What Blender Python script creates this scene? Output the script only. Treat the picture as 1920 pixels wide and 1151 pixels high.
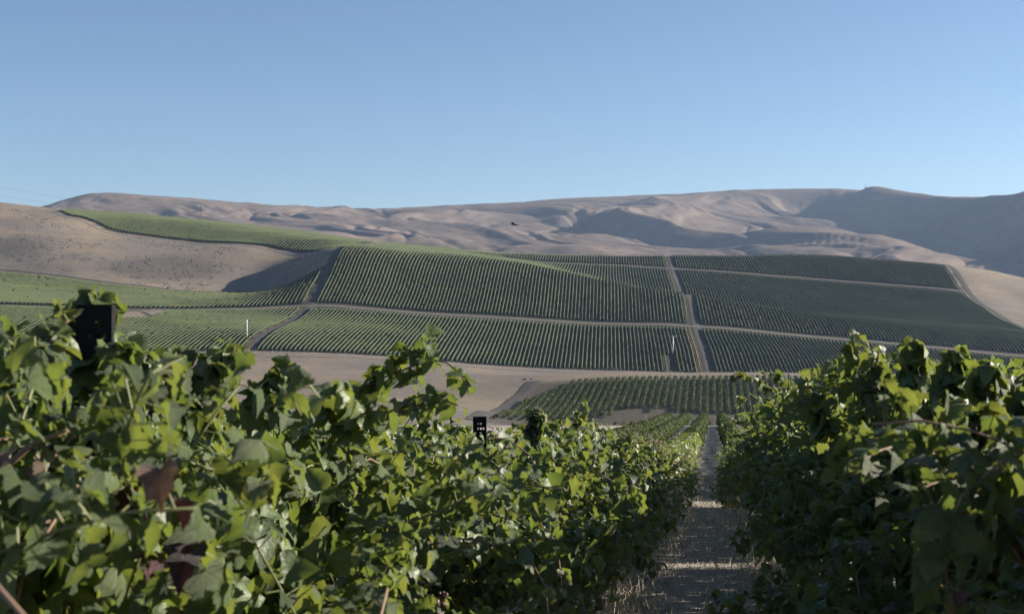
import bpy, bmesh, math, random
import numpy as np
from mathutils import Vector, Matrix

for _o in list(bpy.data.objects):
    bpy.data.objects.remove(_o)
SC = bpy.context.scene
COL = SC.collection
RNG = np.random.default_rng(7)
random.seed(7)

# ------------------------------------------------------------------ camera, sky, sun, exposure
FPX = 2666.7                      # focal length in pixels of the 1920 px wide photograph (50 mm on 36 mm)
CX, CY = 960.0, 575.5
cam_d = bpy.data.cameras.new('camera')
cam_d.lens = 50.0; cam_d.sensor_width = 36.0; cam_d.sensor_fit = 'HORIZONTAL'
cam_d.clip_start = 0.05; cam_d.clip_end = 60000.0
cam_d.dof.use_dof = True; cam_d.dof.focus_distance = 60.0; cam_d.dof.aperture_fstop = 10.0
cam = bpy.data.objects.new('camera', cam_d); COL.objects.link(cam)
cam.location = (0, 0, 0); cam.rotation_euler = (math.pi / 2, 0, 0)
SC.camera = cam

SUN_AZ, SUN_EL = 76.0, 19.5       # degrees: clockwise from the view direction, above the horizon
world = bpy.data.worlds.new('World'); SC.world = world; world.use_nodes = True
_nt = world.node_tree
_bg = _nt.nodes['Background']
_sky = _nt.nodes.new('ShaderNodeTexSky'); _sky.sky_type = 'NISHITA'; _sky.sun_disc = False
_sky.sun_elevation = math.radians(SUN_EL); _sky.sun_rotation = math.radians(SUN_AZ)
_sky.altitude = 0.0; _sky.air_density = 0.75; _sky.dust_density = 0.35; _sky.ozone_density = 2.7
_nt.links.new(_sky.outputs[0], _bg.inputs[0]); _bg.inputs[1].default_value = 0.056
_az, _el = math.radians(SUN_AZ), math.radians(SUN_EL)
SUNV = Vector((math.sin(_az) * math.cos(_el), math.cos(_az) * math.cos(_el), math.sin(_el)))
sun_d = bpy.data.lights.new('sun', 'SUN'); sun_d.energy = 5.0; sun_d.angle = math.radians(0.53); sun_d.color = (1.0, 0.90, 0.78)
sun = bpy.data.objects.new('sun', sun_d); COL.objects.link(sun)
sun.rotation_euler = SUNV.to_track_quat('Z', 'Y').to_euler(); sun.location = (300, 100, 200)
SC.view_settings.view_transform = 'Standard'; SC.view_settings.look = 'None'
SC.view_settings.gamma = 1.0; SC.view_settings.exposure = 1.32; SC.view_settings.use_curve_mapping = False
SC.render.engine = 'CYCLES'
SC.cycles.use_denoising = True
SC.cycles.max_bounces = 6; SC.cycles.diffuse_bounces = 2; SC.cycles.glossy_bounces = 2
SC.cycles.transmission_bounces = 4; SC.cycles.transparent_max_bounces = 6; SC.cycles.volume_bounces = 0

# ------------------------------------------------------------------ helpers
def tag(o, label=None, cat=None, group=None, kind=None):
    if label: o['label'] = label
    if cat: o['category'] = cat
    if group: o['group'] = group
    if kind: o['kind'] = kind
    return o

def empty(name, loc=(0, 0, 0)):
    o = bpy.data.objects.new(name, None); COL.objects.link(o); o.location = loc
    o.empty_display_size = 0.1
    return o

def np_mesh(name, V, F, smooth=False, attrs=None, uv=None):
    """V (n,3), F (m,k) arrays of equal-size faces -> mesh; attrs: dict name -> per-vertex floats"""
    V = np.asarray(V, np.float32); F = np.asarray(F, np.int32)
    me = bpy.data.meshes.new(name)
    m, k = F.shape
    me.vertices.add(len(V)); me.vertices.foreach_set('co', V.ravel())
    me.loops.add(m * k); me.loops.foreach_set('vertex_index', F.ravel())
    me.polygons.add(m); me.polygons.foreach_set('loop_start', np.arange(0, m * k, k, dtype=np.int32))
    if smooth: me.polygons.foreach_set('use_smooth', np.ones(m, bool))
    if attrs:
        for an, av in attrs.items():
            a = me.attributes.new(an, 'FLOAT', 'POINT'); a.data.foreach_set('value', np.asarray(av, np.float32))
    if uv is not None:
        l = me.uv_layers.new(name='UVMap'); l.data.foreach_set('uv', np.asarray(uv, np.float32)[F.ravel()].ravel())
    me.update(calc_edges=True)
    return me

def add(name, me, mat=None, parent=None):
    o = bpy.data.objects.new(name, me); COL.objects.link(o)
    if mat and me and not me.materials: me.materials.append(mat)
    if parent: o.parent = parent
    return o

class MB:
    """collects boxes, tubes and prisms of ONE part"""
    def __init__(s): s.v = []; s.f = []
    def box(s, x0, x1, y0, y1, z0, z1):
        b = len(s.v)
        s.v += [(x, y, z) for z in (z0, z1) for y in (y0, y1) for x in (x0, x1)]
        s.f += [tuple(b + i for i in q) for q in ((0, 2, 3, 1), (4, 5, 7, 6), (0, 1, 5, 4), (2, 6, 7, 3), (0, 4, 6, 2), (1, 3, 7, 5))]
        return s
    def tube(s, pts, rad, n=6, cap=True):
        pts = [Vector(p) for p in pts]; b = len(s.v); m = len(pts)
        if not hasattr(rad, '__len__'): rad = [rad] * m
        for i, p in enumerate(pts):
            d = (pts[min(i + 1, m - 1)] - pts[max(i - 1, 0)]).normalized()
            a = Vector((0, 0, 1)) if abs(d.z) < .9 else Vector((1, 0, 0))
            u = d.cross(a).normalized(); w = d.cross(u)
            for k in range(n):
                t = 2 * math.pi * k / n
                s.v.append(tuple(p + (u * math.cos(t) + w * math.sin(t)) * rad[i]))
        for i in range(m - 1):
            for k in range(n):
                s.f.append((b + i * n + k, b + i * n + (k + 1) % n, b + (i + 1) * n + (k + 1) % n, b + (i + 1) * n + k))
        if cap:
            s.f.append(tuple(b + k for k in range(n))[::-1]); s.f.append(tuple(b + (m - 1) * n + k for k in range(n)))
        return s
    def build(s, name, mat, parent=None, smooth=False):
        me = bpy.data.meshes.new(name); me.from_pydata(s.v, [], s.f)
        if smooth:
            for p in me.polygons: p.use_smooth = True
        me.update(); return add(name, me, mat, parent)

# 2-D gradient noise in numpy
_perm = np.random.default_rng(3).permutation(512)
_ga = np.random.default_rng(4).uniform(0, 2 * np.pi, 512)
def pnoise(x, y):
    xi = np.floor(x).astype(int); yi = np.floor(y).astype(int); xf = x - xi; yf = y - yi
    def g(ix, iy, dx, dy):
        h = _perm[(_perm[ix & 511] + iy) & 511]; a = _ga[h]; return np.cos(a) * dx + np.sin(a) * dy
    u = xf ** 3 * (xf * (xf * 6 - 15) + 10); v = yf ** 3 * (yf * (yf * 6 - 15) + 10)
    a = g(xi, yi, xf, yf) * (1 - u) + g(xi + 1, yi, xf - 1, yf) * u
    b = g(xi, yi + 1, xf, yf - 1) * (1 - u) + g(xi + 1, yi + 1, xf - 1, yf - 1) * u
    return (a * (1 - v) + b * v) * 1.5
def fbm(x, y, o=4, gain=.5):
    r = 0; a = 1
    for i in range(o): r = r + a * pnoise(x + 17.3 * i, y - 9.1 * i); x = x * 2; y = y * 2; a *= gain
    return r
def smooth01(t):
    t = np.clip(t, 0, 1); return t * t * (3 - 2 * t)

def unproj(px, py, Y):
    return ((px - CX) / FPX * Y, Y, (CY - py) / FPX * Y)

class TPS:
    def __init__(s, P, Z, lam=0.0, scale=1.0):
        s.sc = scale; s.P = np.asarray(P, float) / scale; n = len(s.P)
        d2 = ((s.P[:, None] - s.P[None]) ** 2).sum(-1)
        K = .5 * d2 * np.log(d2 + 1e-12) + lam * np.eye(n)
        A = np.zeros((n + 3, n + 3)); A[:n, :n] = K; A[:n, n] = 1; A[:n, n + 1:] = s.P; A[n, :n] = 1; A[n + 1:, :n] = s.P.T
        s.w = np.linalg.solve(A, np.r_[Z, 0, 0, 0])
    def __call__(s, x, y):
        x = np.asarray(x, float) / s.sc; y = np.asarray(y, float) / s.sc; sh = x.shape; x = x.ravel(); y = y.ravel(); out = np.empty_like(x)
        for a in range(0, len(x), 20000):
            xx = x[a:a + 20000]; yy = y[a:a + 20000]
            d2 = (xx[:, None] - s.P[:, 0]) ** 2 + (yy[:, None] - s.P[:, 1]) ** 2
            n = len(s.P)
            out[a:a + 20000] = (.5 * d2 * np.log(d2 + 1e-12)) @ s.w[:n] + s.w[n] + s.w[n + 1] * xx + s.w[n + 2] * yy
        return out.reshape(sh)

# ------------------------------------------------------------------ terrain: the near slope, the valley, the vineyard hill
NEAR_T = 0.1417                   # near rows run this far to the right per metre of depth
HILL_T = (1140 - CX) / FPX        # the rows of the hill
CAM_H = 2.0
def near_z(x, y):
    prof = np.interp(y, [-60, 10, 15, 20, 28, 40, 60, 90, 150, 220, 300], [0, 0, -.06, -.22, -.5, -.85, -1.1, -1.1, -.5, .5, .5])
    return -CAM_H - .0769 * y + prof
HP = [  # (photo x, photo y, depth) of ground points
 # lower edge of the hill along the fence
 (-300,668,850),(0,667,850),(250,666,855),(480,668,868),(700,672,880),(900,688,893),(1100,699,900),(1300,705,905),(1500,709,915),(1750,713,930),(1920,716,940),(2300,720,950),
 # contour road
 (-200,572,985),(100,577,985),(250,580,1010),(400,580,1040),(540,575,1055),(700,581,1055),(900,595,1058),(1100,607,1060),(1290,613,1062),(1450,626,1062),(1580,637,1062),(1750,655,1050),(1920,672,1045),
 (0,618,915),(300,622,930),(480,636,905),(620,615,970),(820,640,960),(1200,652,975),(1450,662,980),
 # upper edge of the left lower block, hollow
 (0,507,1150),(100,516,1140),(200,529,1128),(330,544,1125),(430,543,1148),(500,537,1160),(560,523,1150),
 (0,550,1050),(100,556,1050),(200,562,1050),(350,562,1075),
 # grass slope
 (0,440,1260),(60,470,1200),(200,490,1190),(330,512,1180),(420,515,1190),(490,508,1208),(545,492,1212),(300,455,1300),(470,468,1262),(590,474,1190),(0,400,1390),(120,412,1370),
 (-250,385,1400),(-250,500,1150),
 # left upper block
 (110,405,1410),(200,436,1352),(350,456,1322),(500,468,1275),(200,402,1440),(350,420,1420),(500,437,1380),(600,450,1310),
 # skyline
 (0,379,1500),(130,395,1490),(300,408,1500),(500,428,1470),(655,450,1370),(760,461,1400),(880,472,1440),(1000,478,1480),(1150,481,1512),(1300,481,1520),(1500,480,1525),(1580,481,1530),(1680,488,1525),(1770,496,1510),(1850,506,1530),(1920,521,1520),(2200,560,1500),(-250,366,1500),
 # front ridge
 (655,463,1215),(760,473,1205),(860,485,1190),(960,500,1178),(1080,520,1165),(1200,544,1152),(1285,554,1150),(1380,570,1140),(1450,584,1132),(1600,606,1110),(1750,628,1090),(1920,650,1070),
 (600,490,1150),(570,540,1092),(750,540,1110),(900,560,1100),(1100,578,1098),
 # hollow behind the ridge, back hill
 (800,474,1300),(950,489,1320),(1100,517,1310),(1200,529,1320),(1290,540,1300),(1430,556,1300),(1600,582,1260),(1750,604,1210),(1860,596,1265),(1200,548,1240),(1290,562,1230),(1450,588,1215),
 (1000,490,1430),(1150,497,1438),(1290,505,1440),(1500,521,1430),(1700,537,1402),(1810,548,1388),(1790,505,1450),(1860,583,1302),(1925,615,1208),(2050,640,1150),(1900,560,1400),(2100,590,1380),
 # valley field and the small block
 (700,700,740),(600,705,700),(850,730,620),(950,737,600),(900,772,500),(780,780,460),(400,740,560),(100,720,600),(-250,700,700),
 (1090,716,614),(1300,712,614),(1450,709,622),(1700,706,640),(1920,705,650),(1000,778,528),(1180,772,535),(1300,770,537),(1480,772,540),(1700,772,545),(1250,803,490),(1450,803,490),(1000,805,480),
 (1100,707,760),(1300,712,760),(1550,716,780),(1850,720,790),
]
_P = []; _Z = []
for px, py, Y in HP:
    x, y, z = unproj(px, py, Y); _P.append((x, y)); _Z.append(z)
for x in (-160, -60, 0, 60, 160):          # the near slope anchors
    for y in (-40, 60, 140, 220, 300):
        _P.append((x, y)); _Z.append(float(near_z(0, min(y, 260))) - (0 if y < 260 else 4.5))
for px in (-300, 100, 500, 800, 1100, 1400, 1700, 2100):   # the hidden far side of the hill
    zs = {-300: 40, 100: 60, 500: 45, 800: 25, 1100: 12, 1400: 8, 1700: 0, 2100: -20}[px]
    _P.append(((px - CX) / FPX * 1800, 1800)); _Z.append(zs)
    _P.append(((px - CX) / FPX * 2200, 2200)); _Z.append(-10)
_tps = TPS(_P, _Z, lam=2e-5, scale=400.0)
def ground_z(x, y):
    x = np.asarray(x, float); y = np.asarray(y, float)
    near = near_z(x, y)
    b = smooth01((y - 215) / 90.0)
    xx = np.clip(x, -900 - .2 * y, 900 + .2 * y); yy = np.clip(y, 150, 2250)
    far = _tps(xx, yy) + b * .35 * fbm(x / 45, y / 45, 2)
    return near * (1 - b) + far * b
def gz(x, y): return float(ground_z(np.array([x]), np.array([y]))[0])
def nth(n):
    return '%d%s' % (n, 'th' if 10 <= n % 100 <= 20 else {1: 'st', 2: 'nd', 3: 'rd'}.get(n % 10, 'th'))
def on_ground(px, py, Y0=500, Y1=1900):
    """where the line of sight through a photo point meets the ground"""
    Y = np.arange(Y0, Y1, 1.0); x = (px - CX) / FPX * Y; z = (CY - py) / FPX * Y
    h = ground_z(x, Y) - z
    i = int(np.argmax(h > 0)) if (h > 0).any() else int(np.argmax(h))
    return float(x[i]), float(Y[i]), float(ground_z(x[i:i + 1], Y[i:i + 1])[0])

def polyline(pts, xs):
    a = np.array(sorted(pts)); return np.interp(xs, a[:, 0], a[:, 1])
def hu(px, Y): return (px - 1140) / FPX * Y            # hill row coordinate u of a photo x at depth Y
# block edges as depth over row coordinate u
U_LEFT, U_RIGHT, U_EDGE = -222.0, 66.0, 351.0
YBASE = [(hu(px, Y), Y) for px, Y in ((-300, 862), (0, 862), (250, 867), (480, 880), (700, 891), (900, 904), (1100, 911), (1300, 917), (1500, 927), (1750, 942), (1920, 952), (2300, 962))]
YROAD = [(hu(px, Y), Y) for px, Y in ((-200, 985), (100, 990), (250, 1012), (400, 1040), (540, 1055), (700, 1057), (900, 1060), (1100, 1062), (1290, 1064), (1450, 1064), (1580, 1064), (1750, 1055), (1920, 1050), (2200, 1050))]
YBACK = [(hu(px, Y), Y) for px, Y in ((800, 1420), (1000, 1430), (1150, 1438), (1290, 1440), (1500, 1430), (1700, 1402), (1830, 1385))]
YTOP = [(hu(px, Y), Y) for px, Y in ((655, 1372), (760, 1412), (880, 1450), (1000, 1492), (1150, 1522), (1300, 1530), (1450, 1532), (1540, 1528), (1600, 1515), (1700, 1490), (1790, 1455))]
YHOLLOW = [(hu(px, Y), Y) for px, Y in ((-250, 1150), (0, 1146), (100, 1136), (200, 1123), (330, 1120), (430, 1134), (500, 1142), (548, 1136))]
YLUP0 = [(hu(px, Y), Y) for px, Y in ((108, 1452), (130, 1412), (200, 1362), (350, 1334), (500, 1288), (590, 1232))]
YLUP1 = [(hu(px, Y), Y) for px, Y in ((108, 1470), (130, 1495), (300, 1515), (500, 1490), (640, 1385))]
def in_block(u, y):
    """1 where the hill carries vines"""
    base, road, back, top = (polyline(q, u) for q in (YBASE, YROAD, YBACK, YTOP))
    hol, l0, l1 = (polyline(q, u) for q in (YHOLLOW, YLUP0, YLUP1))
    main = (u > U_LEFT + 3) & (u < U_EDGE - 4) & (y > base) & (y < top)
    left = (u < U_LEFT - 3) & (u > -560) & (y > base) & (y < hol)
    lup = (u < U_LEFT - 3) & (u > -566) & (y > l0) & (y < l1)
    return main | left | lup

# ------------------------------------------------------------------ materials
def mat_new(name):
    m = bpy.data.materials.new(name); m.use_nodes = True
    nt = m.node_tree; b = nt.nodes['Principled BSDF']
    return m, nt, b
def N(nt, t, **kw):
    n = nt.nodes.new(t)
    for k, v in kw.items(): setattr(n, k, v)
    return n
def noise(nt, scale, detail=4, rough=.6, coord='Object', mapping=None):
    tc = N(nt, 'ShaderNodeTexCoord'); n = N(nt, 'ShaderNodeTexNoise')
    n.inputs['Scale'].default_value = scale; n.inputs['Detail'].default_value = detail; n.inputs['Roughness'].default_value = rough
    if mapping:
        mp = N(nt, 'ShaderNodeMapping'); mp.inputs['Scale'].default_value = mapping
        nt.links.new(tc.outputs[coord], mp.inputs['Vector']); nt.links.new(mp.outputs[0], n.inputs['Vector'])
    else: nt.links.new(tc.outputs[coord], n.inputs['Vector'])
    return n
def ramp(nt, src, stops):
    r = N(nt, 'ShaderNodeValToRGB'); e = r.color_ramp.elements
    while len(e) < len(stops): e.new(.5)
    for i, (p, c) in enumerate(stops): e[i].position = p; e[i].color = (*c, 1) if len(c) == 3 else c
    nt.links.new(src, r.inputs[0]); return r
def mix(nt, fac, a, b, mode='MIX'):
    m = N(nt, 'ShaderNodeMix', data_type='RGBA', blend_type=mode)
    for s, v in ((m.inputs[0], fac), (m.inputs[6], a), (m.inputs[7], b)):
        if hasattr(v, 'is_output'): nt.links.new(v, s)
        elif hasattr(v, '__len__'): s.default_value = (*v, 1)
        else: s.default_value = v
    return m.outputs[2]
def math_n(nt, op, a, b=None, c=None):
    m = N(nt, 'ShaderNodeMath', operation=op)
    for s, v in zip(m.inputs, (a, b, c)):
        if v is None: continue
        if hasattr(v, 'is_output'): nt.links.new(v, s)
        else: s.default_value = v
    return m.outputs[0]
def bump(nt, b, h, strength, dist):
    n = N(nt, 'ShaderNodeBump'); n.inputs['Strength'].default_value = strength; n.inputs['Distance'].default_value = dist
    nt.links.new(h, n.inputs['Height']); nt.links.new(n.outputs[0], b.inputs['Normal']); return n
def attr(nt, name):
    a = N(nt, 'ShaderNodeAttribute'); a.attribute_name = name; return a.outputs['Fac']

def simple(name, col, rough=.7, var=.25, scale=8., metal=0., bumpd=0.):
    m, nt, b = mat_new(name)
    n = noise(nt, scale)
    c = ramp(nt, n.outputs[0], [(.3, tuple(v * (1 - var) for v in col)), (.7, tuple(min(1, v * (1 + var)) for v in col))])
    nt.links.new(c.outputs[0], b.inputs['Base Color']); b.inputs['Roughness'].default_value = rough; b.inputs['Metallic'].default_value = metal
    if bumpd: bump(nt, b, n.outputs[0], .6, bumpd)
    return m

def ground_material():
    m, nt, b = mat_new('dry_grass_ground')
    big = noise(nt, .012, 5, .6); mid = noise(nt, .35, 5, .7, mapping=(.22, 1, 1)); fine = noise(nt, 1.1, 6, .7, mapping=(1, .6, 1))
    micro = noise(nt, 9., 6, .75)
    straw = ramp(nt, fine.outputs[0], [(.25, (.135, .118, .099)), (.5, (.209, .181, .151)), (.72, (.290, .249, .202))])
    sage = ramp(nt, mid.outputs[0], [(.47, (0, 0, 0)), (.66, (1, 1, 1))])
    grass = mix(nt, math_n(nt, 'MULTIPLY', sage.outputs[0], .6), straw.outputs[0], (.114, .099, .087))
    pat = ramp(nt, big.outputs[0], [(.35, (.72, .75, .8)), (.65, (1.18, 1.08, .93))])
    grass = mix(nt, 1.0, grass, pat.outputs[0], 'MULTIPLY')
    soilc = ramp(nt, fine.outputs[0], [(.3, (.039, .039, .028)), (.7, (.073, .069, .050))])
    near = ramp(nt, micro.outputs[0], [(.32, (.194, .176, .159)), (.50, (.353, .318, .278)), (.70, (.529, .468, .397))])
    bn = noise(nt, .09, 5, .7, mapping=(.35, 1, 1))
    bm_ = ramp(nt, math_n(nt, 'MULTIPLY', math_n(nt, 'ADD', attr(nt, 'dark_patch'), math_n(nt, 'SUBTRACT', bn.outputs[0], .5)), attr(nt, 'dark_patch')), [(.12, (0, 0, 0)), (.42, (.8, .8, .8))])
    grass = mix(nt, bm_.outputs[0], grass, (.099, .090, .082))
    c = mix(nt, attr(nt, 'soil'), grass, soilc.outputs[0])
    c = mix(nt, attr(nt, 'aisle'), c, near.outputs[0])
    nt.links.new(c, b.inputs['Base Color']); b.inputs['Roughness'].default_value = .95
    b.inputs['Specular IOR Level'].default_value = .1
    h = math_n(nt, 'ADD', fine.outputs[0], math_n(nt, 'MULTIPLY', micro.outputs[0], .25))
    bump(nt, b, h, .9, .22)
    return m
M_GROUND = ground_material()

def hills_material():
    m, nt, b = mat_new('bare_hills')
    big = noise(nt, .0022, 6, .6); mid = noise(nt, .02, 6, .68)
    c1 = ramp(nt, big.outputs[0], [(.3, (.155, .123, .104)), (.7, (.206, .166, .139))])
    c2 = ramp(nt, mid.outputs[0], [(.3, (.68, .72, .72)), (.7, (1.22, 1.16, 1.10))])
    nt.links.new(mix(nt, 1., c1.outputs[0], c2.outputs[0], 'MULTIPLY'), b.inputs['Base Color'])
    b.inputs['Roughness'].default_value = 1.; b.inputs['Specular IOR Level'].default_value = 0.
    bump(nt, b, mid.outputs[0], .6, 5.)
    return m
M_HILLS = hills_material()
def track_material(name, col, weed):
    m, nt, b = mat_new(name)
    n = noise(nt, .5, 5, .7); a = attr(nt, 'across')
    a = math_n(nt, 'ADD', math_n(nt, 'ABSOLUTE', a), math_n(nt, 'MULTIPLY', math_n(nt, 'SUBTRACT', n.outputs[0], .5), .22))
    k = ramp(nt, math_n(nt, 'MULTIPLY', a, 2.), [(.10, (.55, .55, .55)), (.28, (0, 0, 0)), (.62, (0, 0, 0)), (.82, (1, 1, 1))])
    c = ramp(nt, n.outputs[0], [(.3, tuple(v * .8 for v in col)), (.7, tuple(v * 1.2 for v in col))])
    nt.links.new(mix(nt, k.outputs[0], c.outputs[0], weed), b.inputs['Base Color']); b.inputs['Roughness'].default_value = .95
    b.inputs['Specular IOR Level'].default_value = .1; bump(nt, b, n.outputs[0], .6, .08)
    return m
M_TRACK = track_material('dusty_track', (.085, .079, .074), (.074, .068, .053))
M_TRACK_PALE = track_material('pale_dust_road', (.191, .171, .151), (.110, .097, .077))

def canopy_material(name, lit, dark):
    m, nt, b = mat_new(name)
    n = noise(nt, 2.2, 3, .7); n2 = noise(nt, .05, 3, .6)
    c = ramp(nt, n.outputs[0], [(.3, dark), (.7, lit)])
    d = ramp(nt, n2.outputs[0], [(.3, (.82, .88, .95)), (.7, (1.2, 1.08, .85))])
    nt.links.new(mix(nt, 1., c.outputs[0], d.outputs[0], 'MULTIPLY'), b.inputs['Base Color'])
    b.inputs['Roughness'].default_value = .7; b.inputs['Specular IOR Level'].default_value = .2
    bump(nt, b, n.outputs[0], .9, .25)
    tr = N(nt, 'ShaderNodeBsdfTranslucent'); tr.inputs[0].default_value = (.08, .115, .028, 1)
    ms = N(nt, 'ShaderNodeMixShader'); ms.inputs[0].default_value = .22
    out = nt.nodes['Material Output']
    nt.links.new(b.outputs[0], ms.inputs[1]); nt.links.new(tr.outputs[0], ms.inputs[2]); nt.links.new(ms.outputs[0], out.inputs[0])
    return m
M_ROW = canopy_material('far_vine_leaves', (.090, .112, .048), (.040, .058, .024))
M_ROW_DRY = canopy_material('yellowed_far_leaves', (.221, .184, .081), (.118, .103, .048))

# ------------------------------------------------------------------ ground sheet
def build_ground():
    nr, nc = 470, 250
    t = np.linspace(0, 1, nr)
    Y = np.concatenate([np.linspace(-60, 20, 40), 20 + (np.expm1(np.linspace(0, 3.2, 130)) / np.expm1(3.2)) * 680, np.linspace(703, 1560, 275), np.linspace(1575, 2300, 25)])
    a = np.linspace(-1, 1, nc); a = np.sign(a) * np.abs(a) ** 1.25
    W = 70 + .55 * np.clip(Y, 0, None)
    X = a[None] * W[:, None] + (NEAR_T * np.clip(Y, 0, 300))[:, None] * (1 - np.abs(a[None]))
    YY = np.repeat(Y[:, None], nc, 1)
    Z = ground_z(X, YY)
    u = X - HILL_T * YY
    soil = in_block(u, YY).astype(float)
    rdY = polyline(YROAD, u); soil[(u > -341) & (u < -311) & (YY > rdY - 46) & (YY < rdY - 4)] = 0
    u8 = X - NEAR_T * YY
    soil = np.maximum(soil, ((u8 > -78) & (u8 < 90) & (YY > 470) & (YY < 622)).astype(float) * .8)
    PX = CX + X / np.maximum(YY, 1) * FPX; PY = CY - Z / np.maximum(YY, 1) * FPX
    dark_patch = np.where(YY > 1050, .85 * np.exp(-((PX - 310) / 120) ** 2 - ((PY - 503) / 24) ** 2) + .55 * np.exp(-((PX - 40) / 80) ** 2 - ((PY - 460) / 26) ** 2), 0) + .16  # two soft-edged darker colour patches on the upper slope, faint elsewhere
    aisle = 1 - smooth01((YY - 190) / 140)
    # shallow wheel ruts and row berms on the near slope
    w = (u8 + 1.45) % 2.74
    berm = np.exp(-((np.minimum(w, 2.74 - w)) / .35) ** 2) * .06
    Z = Z + np.where(YY < 235, berm + .015 * fbm(X * 1.3, YY * .9, 2), 0)
    V = np.stack([X, YY, Z], -1).reshape(-1, 3)
    nR = len(Y); i = np.arange(nR - 1)[:, None] * nc + np.arange(nc - 1)[None]
    F = np.stack([i, i + 1, i + nc + 1, i + nc], -1).reshape(-1, 4)
    o = add('ground', np_mesh('ground', V, F, True, {'soil': soil.ravel(), 'aisle': aisle.ravel(), 'dark_patch': dark_patch.ravel()}), M_GROUND)
    tag(o, 'dry grass slope, valley and vineyard hill', kind='structure')
build_ground()

# ------------------------------------------------------------------ bare mountains behind
RIDGE = [(-500,410,5200),(-100,408,5200),(60,394,5200),(90,384,5200),(130,372,5250),(175,362,5300),(260,366,5400),(380,374,5500),(450,380,5600),(560,391,5800),(660,394,6000),(760,390,6100),(860,384,6100),(960,380,6100),(1070,372,6100),(1160,368,6100),(1270,364,6200),(1380,357,6400),(1450,359,6500),(1560,355,6050),(1625,352,5700),(1645,354,5620),(1670,357,5500),(1715,362,5330),(1760,371,5150),(1800,373,5000),(1850,368,4800),(1920,369,4500),(2150,362,3900),(2500,362,3600)]
MP = RIDGE + [(x, 560, 2600) for x in range(-500, 2600, 300)] + [(x, y, 3600) for x, y in ((-500,452),(-100,452),(100,448),(300,445),(500,450),(700,470),(900,482),(1100,478),(1300,474),(1450,478))]
MP += [(100,425,4400),(300,410,4600),(500,418,4700),(700,425,4700),(900,424,4700),(1100,420,4700),(1300,410,4900),(900,402,5400),(1100,394,5400),(1250,384,5500),
       # gully between the lit spur and the dark massif
       (1415,398,5600),(1385,440,4800),(1365,470,4200),(1350,372,5900),(1330,420,4800),
       # lit foothill in front of the massif
       (1440,428,4500),(1500,416,4450),(1580,432,4250),(1650,455,4000),(1720,476,3700),(1500,455,4050),(1600,470,3800),(1480,480,3600),
       (1480,424,5000),(1600,446,4600),(1690,470,4250),(1760,488,3950),
       # face of the massif
       (1560,400,5700),(1640,432,5150),(1720,450,4850),(1850,455,4480),(1920,470,4150),(1820,505,3550),(1950,520,3300),(2200,530,2900),(2500,540,2800)]
_mP = []; _mZ = []
for px, py, Y in MP:
    x, y, z = unproj(px, py, Y); _mP.append((x, y)); _mZ.append(z)
for px, py, Y in RIDGE:
    x, y, z = unproj(px, py, Y); k = (y + 300) / y; _mP.append((x * k, y * k)); _mZ.append(z * k - 14)
for px, py, Y in RIDGE[::2]:
    x, y, z = unproj(px, py, Y); k = (y + 1500) / y; _mP.append((x * k, y * k)); _mZ.append(z * .8)
_mt = TPS(_mP, _mZ, lam=3e-5, scale=1500.)
def hills_z(x, y):
    z = _mt(x, y)
    px = CX + x / y * FPX
    wx = x + 300 * fbm(x / 1100, y / 1100, 3); wy = y + 300 * fbm(x / 1100 + 7, y / 1100 + 3, 3)
    s = wx + .36 * wy                                      # spurs run down towards the camera and a little left
    r1 = 1 - np.sqrt(np.abs(pnoise(s / 620, wy / 1350)) ** 2 + .004) * 2
    r2 = 1 - np.abs(pnoise(s / 270 + 5, wy / 600 + 9)) * 2
    r3 = fbm(s / 110, wy / 260, 3)
    g1 = np.clip(1 - np.abs(pnoise(s / 330 + 2, wy / 1500 + 4)) * 5, 0, 1) ** 1.5
    g2 = np.clip(1 - np.abs(pnoise(s / 150 + 8, wy / 620 + 1)) * 4, 0, 1) ** 1.5
    rd = np.interp(px, [q[0] for q in RIDGE], [q[2] for q in RIDGE])
    t = (rd - y)
    up = smooth01(t / 900.) * smooth01((y - 2500) / 900.)
    amp = np.interp(px, [-300, 100, 600, 1300, 1420, 1600, 2000], [22, 26, 50, 56, 46, 36, 36])
    return z + up * (amp * (r1 - .45) + 11 * (r2 - .45) + 7 * r3 - (5 * g1 + 7 * g2) * np.clip(px / 600, .35, 1)) + (1 - up) * 3 * r3
def build_hills():
    A = np.concatenate([np.linspace(-.62, -.40, 40), np.linspace(-.398, .398, 540), np.linspace(.40, .62, 40)]); Y = np.concatenate([np.linspace(2150, 3000, 30), np.linspace(3020, 6600, 230), np.linspace(6650, 8200, 20)])
    YY = np.repeat(Y[:, None], len(A), 1); X = A[None] * YY
    Z = hills_z(X, YY); Z[0] = -60; Z[-1] -= 120
    nc = len(A); i = np.arange(len(Y) - 1)[:, None] * nc + np.arange(nc - 1)[None]
    F = np.stack([i, i + 1, i + nc + 1, i + nc], -1).reshape(-1, 4)
    o = add('hills', np_mesh('hills', np.stack([X, YY, Z], -1).reshape(-1, 3), F, True), M_HILLS)
    tag(o, 'long bare brown ridge with gullies on the skyline', kind='structure')
build_hills()

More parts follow.
